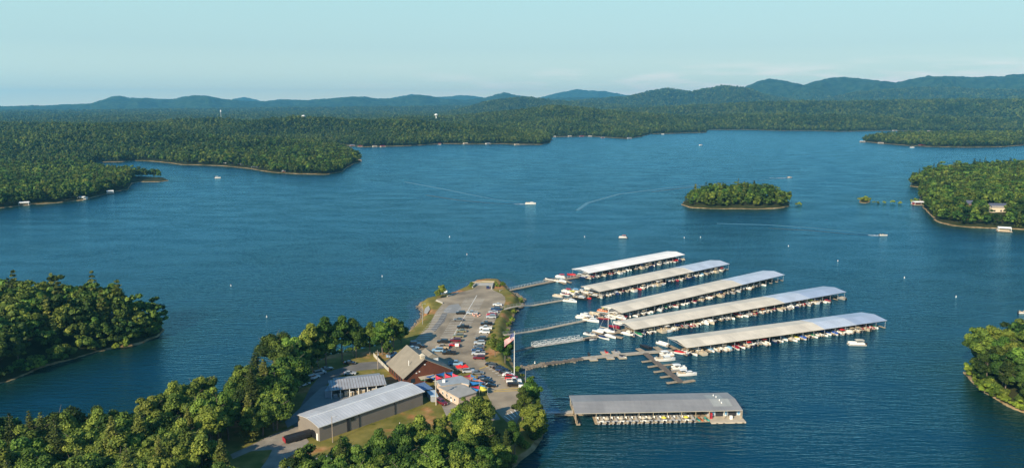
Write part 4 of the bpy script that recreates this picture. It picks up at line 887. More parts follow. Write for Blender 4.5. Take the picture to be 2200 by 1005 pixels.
for x0, y0, x1, y1, wd, lab in [(1370, 747.5, 1388, 757, 2.2, 'short wide pier by the black covered boat'), (1408, 744, 1442, 765, 2.4, 'pale pier slanting across the jetty'), (1438, 741, 1457, 750, 1.6, 'curved tan pier at the near corner of the long dock'), (1193, 600, 1215, 609, 2.0, 'wooden cross pier halfway along the farthest walkway'), (1170, 599.5, 1190, 604, 1.8, 'short cross pier with a black boat on the farthest walkway'), (1215, 602, 1227, 606.5, 1.6, 'last short cross pier of the farthest walkway'), (1262, 682, 1290, 671, 2.4, 'wooden landing where the middle walkway meets white boats')]:
    walkway([pp(x0, y0, .47), pp(x1, y1, .47)], wd, 'floating_dock', lab, wood, None)
walkway([pp(1150, 886.5, 3), pp(1172, 885, 1.8), pp(1202, 884.2, .9)], 1.8, 'gangway', 'blue railed ramp from the wooded bank to the rental dock', steel, SKYB, (1, -1), None, truss=True)
walkway([pp(1202, 884.2, .8), pp(1234, 883.5, .5)], 2.2, 'floating_dock', 'pale landing between the blue ramp and rental dock', concrete, None)
# rocks of the causeway
rk = mat('rock', (.21, .17, .125), .95, var=.35, vscale=.8)
rg = np.random.default_rng(5)
def rocks(name, label, pts, n_, s0, s1, spread, grp=None, z0=0.0, kind='stuff'):
    mb = MB()
    for i in range(n_):
        f = rg.random()*(len(pts)-1); k_ = int(f); p = Vector(pts[k_]).lerp(Vector(pts[k_+1]), f-k_); s = rg.uniform(s0, s1)
        c = p+Vector((rg.normal()*spread, rg.normal()*spread, z0)); vs = []
        for a_ in range(6):
            for zz, rr in ((-.4, 1), (.35, .75)): t_ = a_*math.pi/3; q = rr*s*rg.uniform(.7, 1.2); vs.append((c.x+q*math.cos(t_), c.y+q*math.sin(t_), c.z+zz*s*rg.uniform(.8, 1.2)))
        vs.append((c.x, c.y, c.z+s*.5)); fs = [(2*a_, 2*((a_+1) % 6), 2*((a_+1) % 6)+1, 2*a_+1) for a_ in range(6)]+[(2*a_+1, 2*((a_+1) % 6)+1, 12) for a_ in range(6)]; mb.add(vs, fs)
    return tag(mb.build(name, rk), label, name, grp, kind)
rocks('rocks', 'brown broken rocks heaped along the low causeway', [pp(1104, 793, .1), pp(1140, 787, .1), pp(1171, 782, .1), pp(1212, 776.5, .05), pp(1250, 770, 0)], 420, .35, .8, .9)
rocks('rocks', 'riprap stones along the eastern bank of the point', [pp(1106, 628, .4), pp(1122, 642, .4), pp(1122, 655, .4), pp(1108, 668, .4)], 160, .3, .7, .7)
rocks('rocks', 'stones along the western waterline of the point', [pp(884, 706, .3), pp(905, 682, .3), pp(907, 668, .3), pp(897, 657, .3)], 120, .25, .55, .6)
# ------------------------------------------------------------------ boats outside the roofs: px, py, heading (deg), maker
def hd(a_): return R(a_)
G_ = 'boats moored in the open'
OPEN = [
 (1181, 600.5, 150, runabout(gel, tan, BLK), 'motorboat', 'black covered motorboat at the farthest walkway'), (1204, 596, 160, pontoon(gel, RED, gel), 'pontoon_boat', 'white pontoon boat with red canopy at the farthest walkway'), (1204, 605.5, -30, cruiser(gel, None), 'cabin_cruiser', 'white cruiser moored at the cross pier of the farthest walkway'),
 (1228, 591, 150, runabout(RED, MAR, RED), 'motorboat', 'all red covered motorboat just before the white roof'), (1251, 596.5, -35, cruiser(NAVY, gel), 'cabin_cruiser', 'dark blue cruiser at the near corner of the white roofed dock'), (1262, 594.5, -35, cruiser(gel, gel), 'cabin_cruiser', 'white cruiser beside the dark blue one'),
 (1199, 637.5, 150, pontoon(BEIGE, None, tan), 'pontoon_boat', 'beige pontoon boat first along the second walkway'), (1214, 633.5, 150, runabout(gel, MAR, None), 'motorboat', 'white and maroon motorboat along the second walkway'), (1218, 627.5, 150, pontoon(gel, RED, tan), 'pontoon_boat', 'pontoon boat with big red canopy near the second walkway'), (1226, 632.5, 150, pontoon(gel, YEL, tan), 'pontoon_boat', 'pontoon boat with yellow canopy near the second walkway'), (1234, 627.5, 150, pontoon(gel, SKYB, tan), 'pontoon_boat', 'pontoon boat with pale blue canopy near the second walkway'),
 (1225, 648, -30, cruiser(gel, None), 'cabin_cruiser', 'white cruiser on the near side of the second walkway'), (1246, 642.5, -30, cruiser(BLK, None), 'cabin_cruiser', 'long black boat beside the second walkway'), (1259, 641, -30, runabout(RED, tan, None), 'motorboat', 'red motorboat beside the long black boat'), (1252, 628, 150, cruiser(gel, None), 'cabin_cruiser', 'white cruiser at the head of the second dock'), (1268, 622, 150, cruiser(gel, gel), 'cabin_cruiser', 'tall white cruiser under the end of the second dock'), (1275, 637.5, -35, cruiser(BLK, gel), 'cabin_cruiser', 'black cruiser at the corner of the second dock'), (1284, 634, -35, runabout(gel, tan, None), 'motorboat', 'open white motorboat beside the corner black cruiser'),
 (1250, 683, 160, pontoon(gel, None, tan), 'pontoon_boat', 'white boat lying first at the middle walkway landing'), (1262, 679, 150, cruiser(gel, None), 'cabin_cruiser', 'slim white cruiser second at the middle landing'), (1270, 690, -35, cruiser(gel, gel), 'cabin_cruiser', 'large white cruiser with reflection below the middle walkway'), (1277, 676, 150, pontoon(BEIGE, None, tan), 'pontoon_boat', 'beige pontoon boat behind the middle landing'), (1297, 685, -30, runabout(MAR, tan, None), 'motorboat', 'red and white motorboat below the middle landing'), (1310, 684, -30, runabout(gel, gel, None), 'motorboat', 'small white motorboat next to the red and white one'),
 (1296, 670, 150, pontoon(ORG, YEL, tan), 'pontoon_boat', 'orange pontoon boat with yellow canopy at the middle dock head'), (1312, 665, 150, cruiser(gel, gel), 'cabin_cruiser', 'white cruiser at the head of the middle dock'), (1322, 681, -35, cruiser(gel, gel), 'cabin_cruiser', 'broad white cruiser at the corner of the middle dock'), (1340, 677, -35, cruiser(gel, NAVY), 'cabin_cruiser', 'white cruiser with navy top at the middle dock corner'),
 (1320, 703, 145, runabout(MAR, tan, MAR), 'motorboat', 'large maroon covered boat at the head of the longest dock'), (1335, 697.5, 145, cruiser(gel, RED), 'cabin_cruiser', 'white boat with red top at the head of the longest dock'),
 (1267, 719.5, 160, runabout(gel, greyseat, None), 'motorboat', 'small open boat beyond the truss footbridge'), (1285, 714, 145, runabout(gel, tan, gel), 'motorboat', 'white covered boat beside the sailboat'), (1262, 730.5, 5, jetski(BLK), 'jet_ski', 'dark jet ski below the footbridge end'), (1270, 730, 5, jetski(gel), 'jet_ski', 'white jet ski below the footbridge end'), (1262, 716.5, 160, jetski(gel), 'jet_ski', 'white jet ski above the footbridge end'), (1276, 729.5, 5, jetski(GRY), 'jet_ski', 'grey jet ski below the footbridge end'),
 (1298, 727, -50, runabout(gel, tan, NAVY), 'motorboat', 'motorboat with deep blue cover near the sailboat'), (1312, 724, -50, runabout(gel, gel, gel), 'motorboat', 'all white covered motorboat near the sailboat'), (1348, 719, -45, runabout(gel, tan, gel), 'motorboat', 'white covered boat at the corner of the longest dock'),
 (1265, 761.5, 90, jetski(BLK), 'jet_ski', 'black jet ski first beside the pale jetty'), (1302, 758, 100, jetski(RED), 'jet_ski', 'red jet ski parked on the pale jetty'), (1322, 757, 100, jetski(GRY), 'jet_ski', 'grey jet ski parked on the far side of the pale jetty'), (1334, 766, -60, jetski(NAVY), 'jet_ski', 'navy jet ski on the near side of the pale jetty'), (1341, 767, -60, jetski(gel), 'jet_ski', 'white jet ski on the near side of the pale jetty'),
 (1386, 746, 130, runabout(BLK, tan, BLK), 'motorboat', 'black covered boat moored above the pale jetty'), (1424, 741, 130, pontoon(gel, None, gel), 'pontoon_boat', 'white pontoon boat moored above the pale jetty'), (1429, 774, 5, cruiser(gel, None), 'cabin_cruiser', 'white and red boat beside the top of the dark dock'), (1432, 764, 10, pontoon(gel, gel, gel), 'pontoon_boat', 'pontoon boat with white top below the pale jetty'),
 (1458, 793, 8, pontoon(gel, gel, gel), 'pontoon_boat', 'large pontoon boat with pale top on the dark dock'), (1476, 805.5, 2, cruiser(gel, gel), 'cabin_cruiser', 'outermost white cruiser on the dark dock'), (1464, 759.5, -35, runabout(gel, tan, RED), 'motorboat', 'boat with bright red cover at the nearest long dock'), (1479, 757.5, -35, runabout(BLK, tan, None), 'motorboat', 'black open boat next to the red covered one'),
 (1840, 741, 175, pontoon(gel, BEIGE, gel), 'pontoon_boat', 'white pontoon boat drifting alone off the nearest dock'), (1338, 511, 175, pontoon(gel, ORG, tan), 'pontoon_boat', 'small boat with red canopy lying beyond the docks'), (1898, 506, -8, runabout(gel, tan, None), 'motorboat', 'motorboat under way in front of the eastern point'),
 (1140, 438.5, -5, cruiser(gel, None), 'cabin_cruiser', 'white motorboat under way in mid lake trailing a wake'), (1697, 382, 20, runabout(gel, tan, None), 'motorboat', 'speeding motorboat beyond the wooded island'), (468, 383, 10, pontoon(gel, gel, gel), 'pontoon_boat', 'lone pontoon boat in the western bay'), (1506, 312.5, 30, cruiser(gel, None), 'cabin_cruiser', 'far white boat in the middle of the lake'), (1960, 317.5, 0, cruiser(gel, None), 'cabin_cruiser', 'far white boat off the distant low point'), (2202, 673, -5, runabout(gel, tan, None), 'motorboat', 'motorboat at the edge of view above the small wooded point'), (1424, 289, 0, cruiser(gel, None), 'cabin_cruiser', 'tiny white boat under the far shore')]
for px, py, ang, parts, nm, lab in OPEN:
    p = P(px, py, 0); far = p.y > 700
    z = .45 if 'parked on' in lab else 0
    place(parts, nm, lab, 'jet ski' if nm == 'jet_ski' else 'boat', (p.x, p.y, z), hd(ang), G_, 1.25 if far else (1.1 if px == 1840 else .86 if 'cruiser' in lab and px != 1270 else .95))
for px, py, lab in ((1274, 772, 'first square jet ski platform on the near side of the jetty'), (1310, 769, 'second square jet ski platform on the near side of the jetty'), (1336, 768, 'third square jet ski platform on the near side of the jetty'), (1300, 759, 'square platform with the red jet ski beyond the jetty'), (1324, 758, 'square platform with the grey jet ski beyond the jetty')):
    p = P(px, py, 0); o = thing('jet_ski_platform', lab, 'platform', (p.x, p.y, 0), R(8), 'jet ski platforms'); mb = MB(); mb.box(-1.7, -1.9, .05, 1.7, 1.9, .42); mb.build('float', TANP, o); mb = MB(); mb.box(-1.2, -1.5, .42, -.2, 1.5, .47); mb.box(.2, -1.5, .42, 1.2, 1.5, .47); mb.build('ramp', concrete, o)
# sailboat
p = P(1303, 713, 0); o = thing('sailboat', 'white sailboat with bare mast at the wooden cross dock', 'sailboat', (p.x, p.y, 0), R(-35)); mb = MB(); mb.loft(hull_rings(8.5, 2.6, .95, .3)); mb.build('hull', gel, o)
mb = MB(); mb.frustum((-1, -.8, 2.2, .8), (-.8, -.6, 1.7, .6), .95, 1.5); mb.build('cabin', gel, o); mb = MB(); mb.tube([(.8, 0, 1), (.8, 0, 11)], .09, 6); mb.build('mast', white, o); mb = MB(); mb.tube([(.7, 0, 2.0), (-3.4, 0, 2.1)], .16, 6); mb.build('boom', BEIGE, o)
mb = MB(); mb.tube([(4.2, 0, 1.2), (.8, 0, 10.8)], .07, 4); mb.tube([(-4.1, 0, 1.0), (.8, 0, 10.8)], .03, 4); mb.build('rigging', gel, o)
# buoys
for i, (px, py) in enumerate([(966, 509), (1003, 547), (821, 594), (496, 614), (1256, 509), (1470, 511), (1505, 510), (1694, 529), (1800, 561), (1943, 597), (2054, 638), (573, 681), (1149, 780)]):
    lab = ['first of two buoys off the ramp, the farther', 'nearer of the two buoys off the ramp', 'buoy west of the sandy tip', 'buoy in open water off the headland', 'buoy far off between ramp and docks', 'western one of a pair beyond the docks', 'eastern one of a pair beyond the docks', 'buoy south of the wooded island', 'buoy beyond the ends of the docks', 'buoy east of the dock ends', 'buoy above the small wooded point', 'tiny buoy near the headland tip', 'round float by the rocky causeway'][i]
    p = P(px, py, 0); o = thing('buoy', 'white ' + lab, 'buoy', (p.x, p.y, 0), 0, 'white marker buoys', .58); mb = MB(); mb.tube([(0, 0, -.3), (0, 0, .35), (0, 0, .45), (0, 0, 1.5), (0, 0, 1.65)], [.55, .55, .28, .26, .1], 10); mb.build('float', white, o); mb = MB(); mb.tube([(0, 0, 1.0), (0, 0, 1.12)], .29, 10); mb.build('band', ORG, o)
# ------------------------------------------------------------------ cars
def car(kind, paint):
    def f():
        W_ = 1.86 if kind != 'pickup' else 2.0
        L_, zb, zh, zr = {'sedan': (4.8, .62, .95, 1.45), 'suv': (4.9, .75, 1.15, 1.80), 'pickup': (5.8, .78, 1.15, 1.88), 'van': (5.2, .6, 1.1, 1.95)}[kind]
        h = L_/2; p = []
        top = {'sedan': [(-h, .75), (-h+.15, zh), (-h+1.0, zh), (h-1.45, zh), (h-.15, zh-.16), (h, .6)], 'suv': [(-h, .9), (-h+.08, zh), (h-1.35, zh), (h-.12, zh-.14), (h, .65)], 'pickup': [(-h, .9), (-h+.05, zh), (h-1.45, zh), (h-.12, zh-.1), (h, .7)], 'van': [(-h, .9), (-h+.05, zh), (h-.9, zh), (h-.1, zh-.15), (h, .6)]}[kind]
        b_ = MB(); rr = []
        for sgn, k_ in ((-1, 1), (-.9, 0), (.9, 0), (1, 1)):
            rr.append([(x, sgn*W_/2, z-(.06 if k_ else 0)) for x, z in top]+[(h-.05, sgn*W_/2, .32), (-h+.05, sgn*W_/2, .32)])
        b_.loft(rr)
        c0, c1, c2_, c3_ = {'sedan': (-h+.75, -h+1.45, h-2.3, h-1.45), 'suv': (-h+.05, -h+.35, h-2.1, h-1.35), 'pickup': (-.75, -.6, h-2.2, h-1.5), 'van': (-h+.05, -h+.2, h-1.7, h-.8)}[kind]
        b_.box(c1, -W_/2+.22, zr-.05, c2_, W_/2-.22, zr)
        for x0, x1 in ((c0, c1), (c3_, c2_)):
            for s_ in (-1, 1): b_.tube([(x0, s_*(W_/2-.1), zh), (x1, s_*(W_/2-.22), zr-.03)], .05, 4)
        if kind == 'pickup':
            b_.box(-h+.05, -W_/2+.02, zh, -.8, -W_/2+.12, zh+.12); b_.box(-h+.05, W_/2-.12, zh, -.8, W_/2-.02, zh+.12); b_.box(-h+.03, -W_/2+.12, zh, -h+.12, W_/2-.12, zh+.12)
        p.append(('body', b_.mesh('body', paint)))
        g = MB(); g.frustum((c0, -W_/2+.06, c3_, W_/2-.06), (c1+.02, -W_/2+.2, c2_-.02, W_/2-.2), zh-.02, zr-.05); p.append(('windows', g.mesh('windows', glass)))
        if kind == 'pickup': g = MB(); g.box(-h+.14, -W_/2+.14, zh-.02, -.85, W_/2-.14, zh+.02); p.append(('bed', g.mesh('bed', black)))
        for x in (-h+.95, h-.95):
            for s_ in (-1, 1): g = MB(); g.tube([(x, s_*(W_/2-.22), .34), (x, s_*(W_/2+.01), .34)], .34, 12); p.append(('wheel', g.mesh('wheel', black)))
        for s_ in (-1, 1): g = MB(); g.box(h-.12, s_*(W_/2-.3)-.16, .62, h+.01, s_*(W_/2-.3)+.16, .78); p.append(('headlight', g.mesh('headlight', gel)))
        for s_ in (-1, 1): g = MB(); g.box(-h-.02, s_*(W_/2-.25)-.14, .72, -h+.1, s_*(W_/2-.25)+.14, .9); p.append(('tail_light', g.mesh('tail_light', RED)))
        return p
    return proto(('car', kind, paint.name), f)
CW = colm('car_white', (.75, .75, .73), .25, .5); CB = colm('car_black', (.012, .012, .014), .2, .6); CS = colm('car_silver', (.42, .44, .46), .25, .5); CR = colm('car_red', (.50, .015, .02), .25, .5)
CDB = colm('car_dark_blue', (.02, .05, .13), .25, .5); CG = colm('car_grey', (.13, .14, .15), .25, .5); CM = colm('car_maroon', (.14, .01, .02), .25, .5); CLB = colm('car_light_blue', (.22, .36, .50), .25, .5); CO = colm('car_olive', (.20, .19, .11), .3, .5); CT = colm('car_tan', (.42, .33, .22), .3, .5)
CNM = {CW.name: 'white', CB.name: 'black', CS.name: 'silver', CR.name: 'red', CDB.name: 'dark blue', CG.name: 'grey', CM.name: 'maroon', CLB.name: 'light blue', CO.name: 'olive', CT.name: 'tan'}
KN = {'sedan': 'car', 'suv': 'estate car', 'pickup': 'pickup truck', 'van': 'van'}
def cars(lst, where, ang, first=1):
    for i, (px, py, kd, c_) in enumerate(lst):
        p = P(px, py, 3.4); a_ = ang[i] if isinstance(ang, list) else ang
        place(car(kd, c_), {'pickup': 'pickup_truck', 'van': 'parked_van', 'suv': 'parked_car', 'sedan': 'parked_car'}[kd], '%s %s, %s %s' % (CNM[c_.name], KN[kd], ordinal(i+first), where), 'pickup' if kd == 'pickup' else 'van' if kd == 'van' else 'car', (p.x, p.y, 3.05), R(a_+random.uniform(-3, 3)), 'vehicles ' + where)
cars([(1068.6, 654.7, 'sedan', CW), (1064.7, 664.5, 'suv', CDB), (1060, 670.2, 'sedan', CS), (1055.6, 675.6, 'sedan', CR), (1055, 681.2, 'suv', CS), (1045, 696, 'pickup', CB), (1043.5, 705.2, 'pickup', CW), (1041, 713.4, 'suv', CW), (1033, 728.4, 'suv', CB), (1030, 737, 'suv', CS), (1029, 745, 'sedan', CG), (1025, 752, 'sedan', CDB), (1028, 759.8, 'pickup', CS), (1029, 768.8, 'suv', CM)], 'down the east side row of the lot', 178)
cars([(989.7, 672.8, 'suv', CB), (1014, 673, 'pickup', CS), (985, 687, 'sedan', CG), (995, 703, 'pickup', CB), (991.5, 711, 'sedan', CO), (984.5, 722.4, 'suv', CO), (978.6, 731.7, 'suv', CM), (976, 741, 'sedan', CR), (951, 734.5, 'suv', CB), (950.5, 746, 'pickup', CT), (940.5, 753, 'suv', CLB), (965, 758.8, 'pickup', CB)], 'down the centre rows of the lot', 178)
cars([(1055.6, 783.5, 'sedan', CB), (1063.5, 787, 'suv', CG), (1071.5, 790.8, 'sedan', CB), (1078.5, 795, 'suv', CDB), (1085.5, 799.8, 'sedan', CB), (1092.6, 805.3, 'sedan', CW), (1099, 812.5, 'suv', CR), (1104, 819, 'pickup', CW), (1106.5, 826.5, 'pickup', CB)], 'round the curved row by the flagpole', [-25, -22, -18, -15, -10, -6, -3, 2, 4])
cars([(653, 825.5, 'suv', CW), (663, 818, 'sedan', CB), (673.7, 811, 'suv', CW), (687, 801.5, 'suv', CS), (702, 792.6, 'sedan', CG)], 'along the bend of the access road', [50, 48, 46, 40, 30])
cars([(751.7, 802, 'sedan', CS), (751.7, 779.5, 'sedan', CB), (949, 865, 'suv', CM), (841, 762.5, 'pickup', CLB), (1048, 617.5, 'sedan', CDB)], 'among the scattered vehicles, counted from the metal shed', [10, -5, -50, 70, 95])
cars([(979.3, 781.5, 'pickup', CLB), (1006.5, 797.5, 'suv', CS), (1026, 801, 'sedan', CG), (1040, 812.5, 'sedan', CDB), (1046, 820, 'suv', CB), (1053, 828, 'sedan', CB), (892.7, 738.7, 'suv', CDB), (899, 744, 'pickup', CB), (888, 748, 'sedan', CLB)], 'close round the hall and the sails', [0, 5, 0, -5, -5, 0, 0, 0, 30])
# ------------------------------------------------------------------ buildings
def frame2(pa, pb, z):
    A, B = P(*pa, z), P(*pb, z); d = B-A; return A, math.atan2(d.y, d.x), d.length
brown = mat('brown_siding', (.125, .040, .020), .75, var=.12, vscale=.6, stripes=(2, .35, (.07, .022, .012), .12))
shingle = mat('tan_shingles', (.27, .235, .18), .85, var=.12, vscale=.35, stripes=(2, .3, (.23, .20, .15), .12))
A = P(866, 812, 6.5); B = P(973, 793, 6.5); a = math.atan2(B.y-A.y, B.x-A.x); W_ = (B-A).length; D_ = 18.6
o = thing('hall', 'brown wooden hall with a steep tan shingle roof and cupola', 'building', (A.x, A.y, 3.0), a)
zr = 9.6; xr = 8.5
mb = MB(); pr_ = [(.5, 0), (W_-.5, 0), (W_-.5, 3.7), (xr, zr-.45), (.5, 3.7)]; mb.loft([[(x, y, z) for x, z in pr_] for y in (.6, D_-.6)]); mb.build('wall', brown, o)
mb = MB()
for s_ in (((-.1, 3.35), (xr, zr)), ((W_+.3, 3.3), (xr, zr))):
    (x0, z0), (x1, z1) = s_; mb.loft([[(x0, y, z0), (x1, y, z1), (x1, y, z1-.22), (x0, y, z0-.22)] for y in (-.3, D_+.3)])
rf = mb.build('roof', shingle, o)
mb = MB(); mb.box(xr-.75, 1.3, zr-.7, xr+.75, 2.8, zr+.65); mb.frustum((xr-1.0, 1.05, xr+1.0, 3.05), (xr-.05, 2.0, xr+.05, 2.1), zr+.65, zr+1.6); mb.build('cupola', BEIGE, rf)
mb = MB(); mb.tube([(4.0, 4.5, 5.8), (4.0, 4.5, 8.3)], .16, 6); mb.build('vent_pipe', white, rf)
mb = MB(); mb.box(12.6, 8.2, 3.0, 17.4, 15.2, 6.6); mb.build('dormer_wall', white, o); mb = MB(); mb.loft([[(12.2, y, 6.6), (15, y, 8.2), (17.8, y, 6.6), (17.8, y, 6.4), (12.2, y, 6.4)] for y in (7.9, 15.5)]); mb.build('dormer_roof', shingle, o)
for x, z in ((5.2, 4.2), (6.4, 4.6), (8.6, 7.0)): mb = MB(); mb.box(x, .45, z, x+.5, .6, z+.35); mb.build('wall_lamp', white, o)
for x in (3.2, 13.4): mb = MB(); mb.box(x, .5, .8, x+1.6, .6, 2.4); mb.build('window', glass, o)
mb = MB(); mb.box(6.2, -2.4, 2.6, 12.2, .6, 2.75); mb.build('porch_roof', BEIGE, o)
for i in range(6): mb = MB(); mb.box(.42, 2.5+i*2.6, .9, .5, 3.7+i*2.6, 2.4); mb.build('window', glass, o)
# warehouse
A, a, L = frame2((685, 916), (909.6, 839.6), 8); W_ = 13.2
taupe = mat('taupe_metal_siding', (.225, .198, .17), .6, var=.06, vscale=.3, stripes=(0, .45, (.20, .17, .14), .2))
galv = mat('pale_standing_seam', (.52, .51, .50), .5, metal=.1, var=.1, vscale=.2, stripes=(0, 1.15, (.40, .41, .43), .16))
o = thing('warehouse', 'long taupe metal warehouse with pale ribbed roof', 'building', (A.x, A.y, 3.0), a)
pf = [(0, 5.0), (1.6, 5.32), (3.8, 5.68), (6.6, 5.95), (9.4, 5.68), (11.6, 5.32), (13.2, 5.0)]
mb = MB(); mb.loft([[(x, 0.15, 0), (x, 0.15, 4.95)]+[(x, y, z-.1) for y, z in pf[1:-1]]+[(x, W_-.15, 4.95), (x, W_-.15, 0)] for x in (.2, L-.2)]); mb.build('wall', taupe, o)
mb = MB(); mb.loft([[(x, y-.2*(i == 0)+.2*(i == 6), z) for i, (y, z) in enumerate(pf)]+[(x, y, z-.14) for y, z in pf[::-1]] for x in (-.35, L+.35)]); rf = mb.build('roof', galv, o)
mb = MB(); mb.box(-.4, 6.45, 5.94, L+.4, 6.75, 6.02); mb.build('ridge_cap', white, rf)
mb = MB(); mb.box(-.45, -.32, 4.72, L+.45, -.2, 5.02); mb.build('gutter', white, o)
for f in (.355, .70): mb = MB(); mb.box(L*f, .0, .1, L*f+.16, .14, 4.75); mb.build('downpipe', dark, o)
mb = MB(); mb.box(L*.245, .02, .05, L*.245+1.0, .14, 4.6); mb.build('door', dark, o)  # flat dark slab: the shade inside the wall gap as colour
mb = MB(); mb.box(L*.28, .0, 3.2, L*.28+1.4, .13, 4.3); mb.build('window', glass, o)
mb = MB(); mb.add([(.15, 2.2, 0), (.15, 5.4, 0), (.15, 5.4, 1.9), (.15, 4.6, 2.7), (.15, 3.0, 2.7), (.15, 2.2, 1.9)], [(0, 1, 2, 3, 4, 5)]); mb.build('dark_arch_opening', black, o)  # black sheet, the arched opening's inner shade put into its colour
mb = MB(); mb.box(-.02, .9, .1, .18, 1.7, 2.3); mb.build('side_door', white, o)
# open shed and its container
A, a, L = frame2((710.7, 837.6), (828.3, 824.5), 6.4); o = thing('open_shed', 'open fronted equipment shed with streaky ribbed metal roof', 'shed', (A.x, A.y, 3.0), a)
seam = mat('weathered_ribbed_roof', (.40, .40, .40), .5, metal=.2, var=.15, vscale=.4, stripes=(0, 1.0, (.17, .11, .09), .16))
mb = MB(); mb.loft([[(x, -.3, 3.4), (x, 7.2, 4.5), (x, 7.2, 4.36), (x, -.3, 3.26)] for x in (-.3, L+.3)]); mb.build('roof', seam, o)
mb = MB(); mb.loft([[(x, 7.3, 4.3), (x, 12.2, 3.4), (x, 12.2, 3.26), (x, 7.3, 4.16)] for x in (1.5, L-.6)]); mb.build('rear_roof', mat('grey_ribbed_roof', (.36, .38, .40), .5, metal=.2, stripes=(0, .8, (.28, .30, .33), .15)), o)
mb = MB(); mb.box(0, 7.0, 0, L, 7.2, 4.1); mb.box(L-.2, 0, 0, L, 7, 3.4); mb.build('rear_wall', mat('pale_block_wall', (.40, .37, .32), .9), o)
for i in range(7): x = .2+i*(L-.4)/6; mb = MB(); mb.box(x-.12, 0, 0, x+.12, .24, 3.3); mb.build('post', white, o)
rn = random.Random(4)
SG = 'stores kept in the open shed'
for i in range(9):
    x = 1.6+i*(L-3)/8.4; y = rn.uniform(1.2, 3.0); hgt = rn.uniform(.8, 1.7); q_ = loc2(A, a, x, y, 3.05); c_ = rn.choice([BEIGE, white, TANP, GRY, ORG]); cn_ = {'white_paint': 'white'}.get(c_.name) or CN[c_.name]
    e = thing('storage_crate', '%s stacked crate, %s from the container end inside the open shed' % (cn_, ordinal(i+1)), 'crate', q_, a, SG); mb = MB(); mb.box(-.7, -.6, 0, .7, .6, hgt); mb.build('box', c_, e); mb = MB(); mb.box(-.75, -.65, hgt, .75, .65, hgt+.08); mb.build('lid', white, e)
A, a, L = frame2((697.5, 838.5), (709.5, 838.5), 5.7); o = thing('shipping_container', 'pale ribbed storage container standing against the open shed', 'container', (A.x, A.y, 3.0), a)
cont = mat('pale_container', (.42, .45, .48), .6, stripes=(1, .7, (.33, .36, .40), .2)); mb = MB(); mb.box(0, 0, 0, 2.4, 7.5, 2.6); mb.build('body', cont, o); mb = MB(); mb.box(.1, -.06, .1, 1.18, 0, 2.5); mb.box(1.22, -.06, .1, 2.3, 0, 2.5); mb.build('door', mat('container_door', (.36, .38, .42), .6), o)
# generic flat topped block from its eave corners
def block(name, label, px, ze, zg, wallm, roofm, cat='building', inset=.35, th=.22, slope=None):
    cs = [P(*q, ze) for q in px]; c = sum(cs, Vector())/len(cs); o = thing(name, label, cat, (c.x, c.y, zg), 0); loc = [Vector((q.x-c.x, q.y-c.y)) for q in cs]
    mb = MB(); mb.poly([q-q.normalized()*inset for q in loc], 0, ze-zg-.02); mb.build('wall', wallm, o); mb = MB(); mb.poly(loc, ze-zg, ze-zg+th); mb.build('roof', roofm, o); return o, loc
pink = mat('cream_stucco', (.56, .43, .33), .85, var=.06); shg = mat('grey_shingles', (.33, .315, .285), .85, var=.10, vscale=.5); shg2 = mat('blue_grey_roof', (.30, .33, .35), .8, var=.1, vscale=.5); bluer = mat('blue_metal_roof', (.16, .26, .42), .45, metal=.3, stripes=(0, .8, (.12, .2, .34), .12))
o, lc = block('store_building', 'low cream stucco building with wide grey shingle roof', [(941.5, 831), (985.4, 855), (1024.8, 842.4), (990, 822)], 5.9, 3.0, pink, shg)
u = lc[1]-lc[0]; n_ = Vector((-u.y, u.x)).normalized()
for k_, f in enumerate((.22, .42, .62, .8)):
    q = lc[0].lerp(lc[1], f); a_ = math.atan2(u.y, u.x); q = q+n_*(.19); mb = MB(); mb.box(q.x-.5, q.y-.08, .9 if k_ != 2 else .1, q.x+.5, q.y+.08, 2.1, rz=a_); w_ = mb.build('window' if k_ != 2 else 'door', white, o)
    q -= n_*.06; mb = MB(); mb.box(q.x-.35, q.y-.06, 1.05, q.x+.35, q.y+.06, 1.95, rz=a_); mb.build('pane', glass, w_)
o2, _ = block('store_annex', 'blue grey roofed rear wing of the stucco building with roof units', [(936, 818), (948, 829), (992, 822.5), (1008.5, 826.5), (1008.5, 817), (990, 807)], 6.4, 3.0, pink, shg2)
mb = MB(); mb.box(-5.0, -1.2, 3.6, -4.0, -.4, 4.6); mb.build('roof_unit', white, o2)
block('blue_roofed_shed', 'small shed with dark blue metal roof at the warehouse end', [(890, 826.5), (911, 821), (930, 834.5), (909, 839)], 5.6, 3.0, dark, bluer, 'shed')
block('carport', 'little white topped shelter between warehouse and pole', [(915, 839), (935, 838), (942, 852), (926, 852)], 5.0, 3.0, GRY, mat('pale_blue_sheet', (.42, .50, .56), .5), 'shelter')
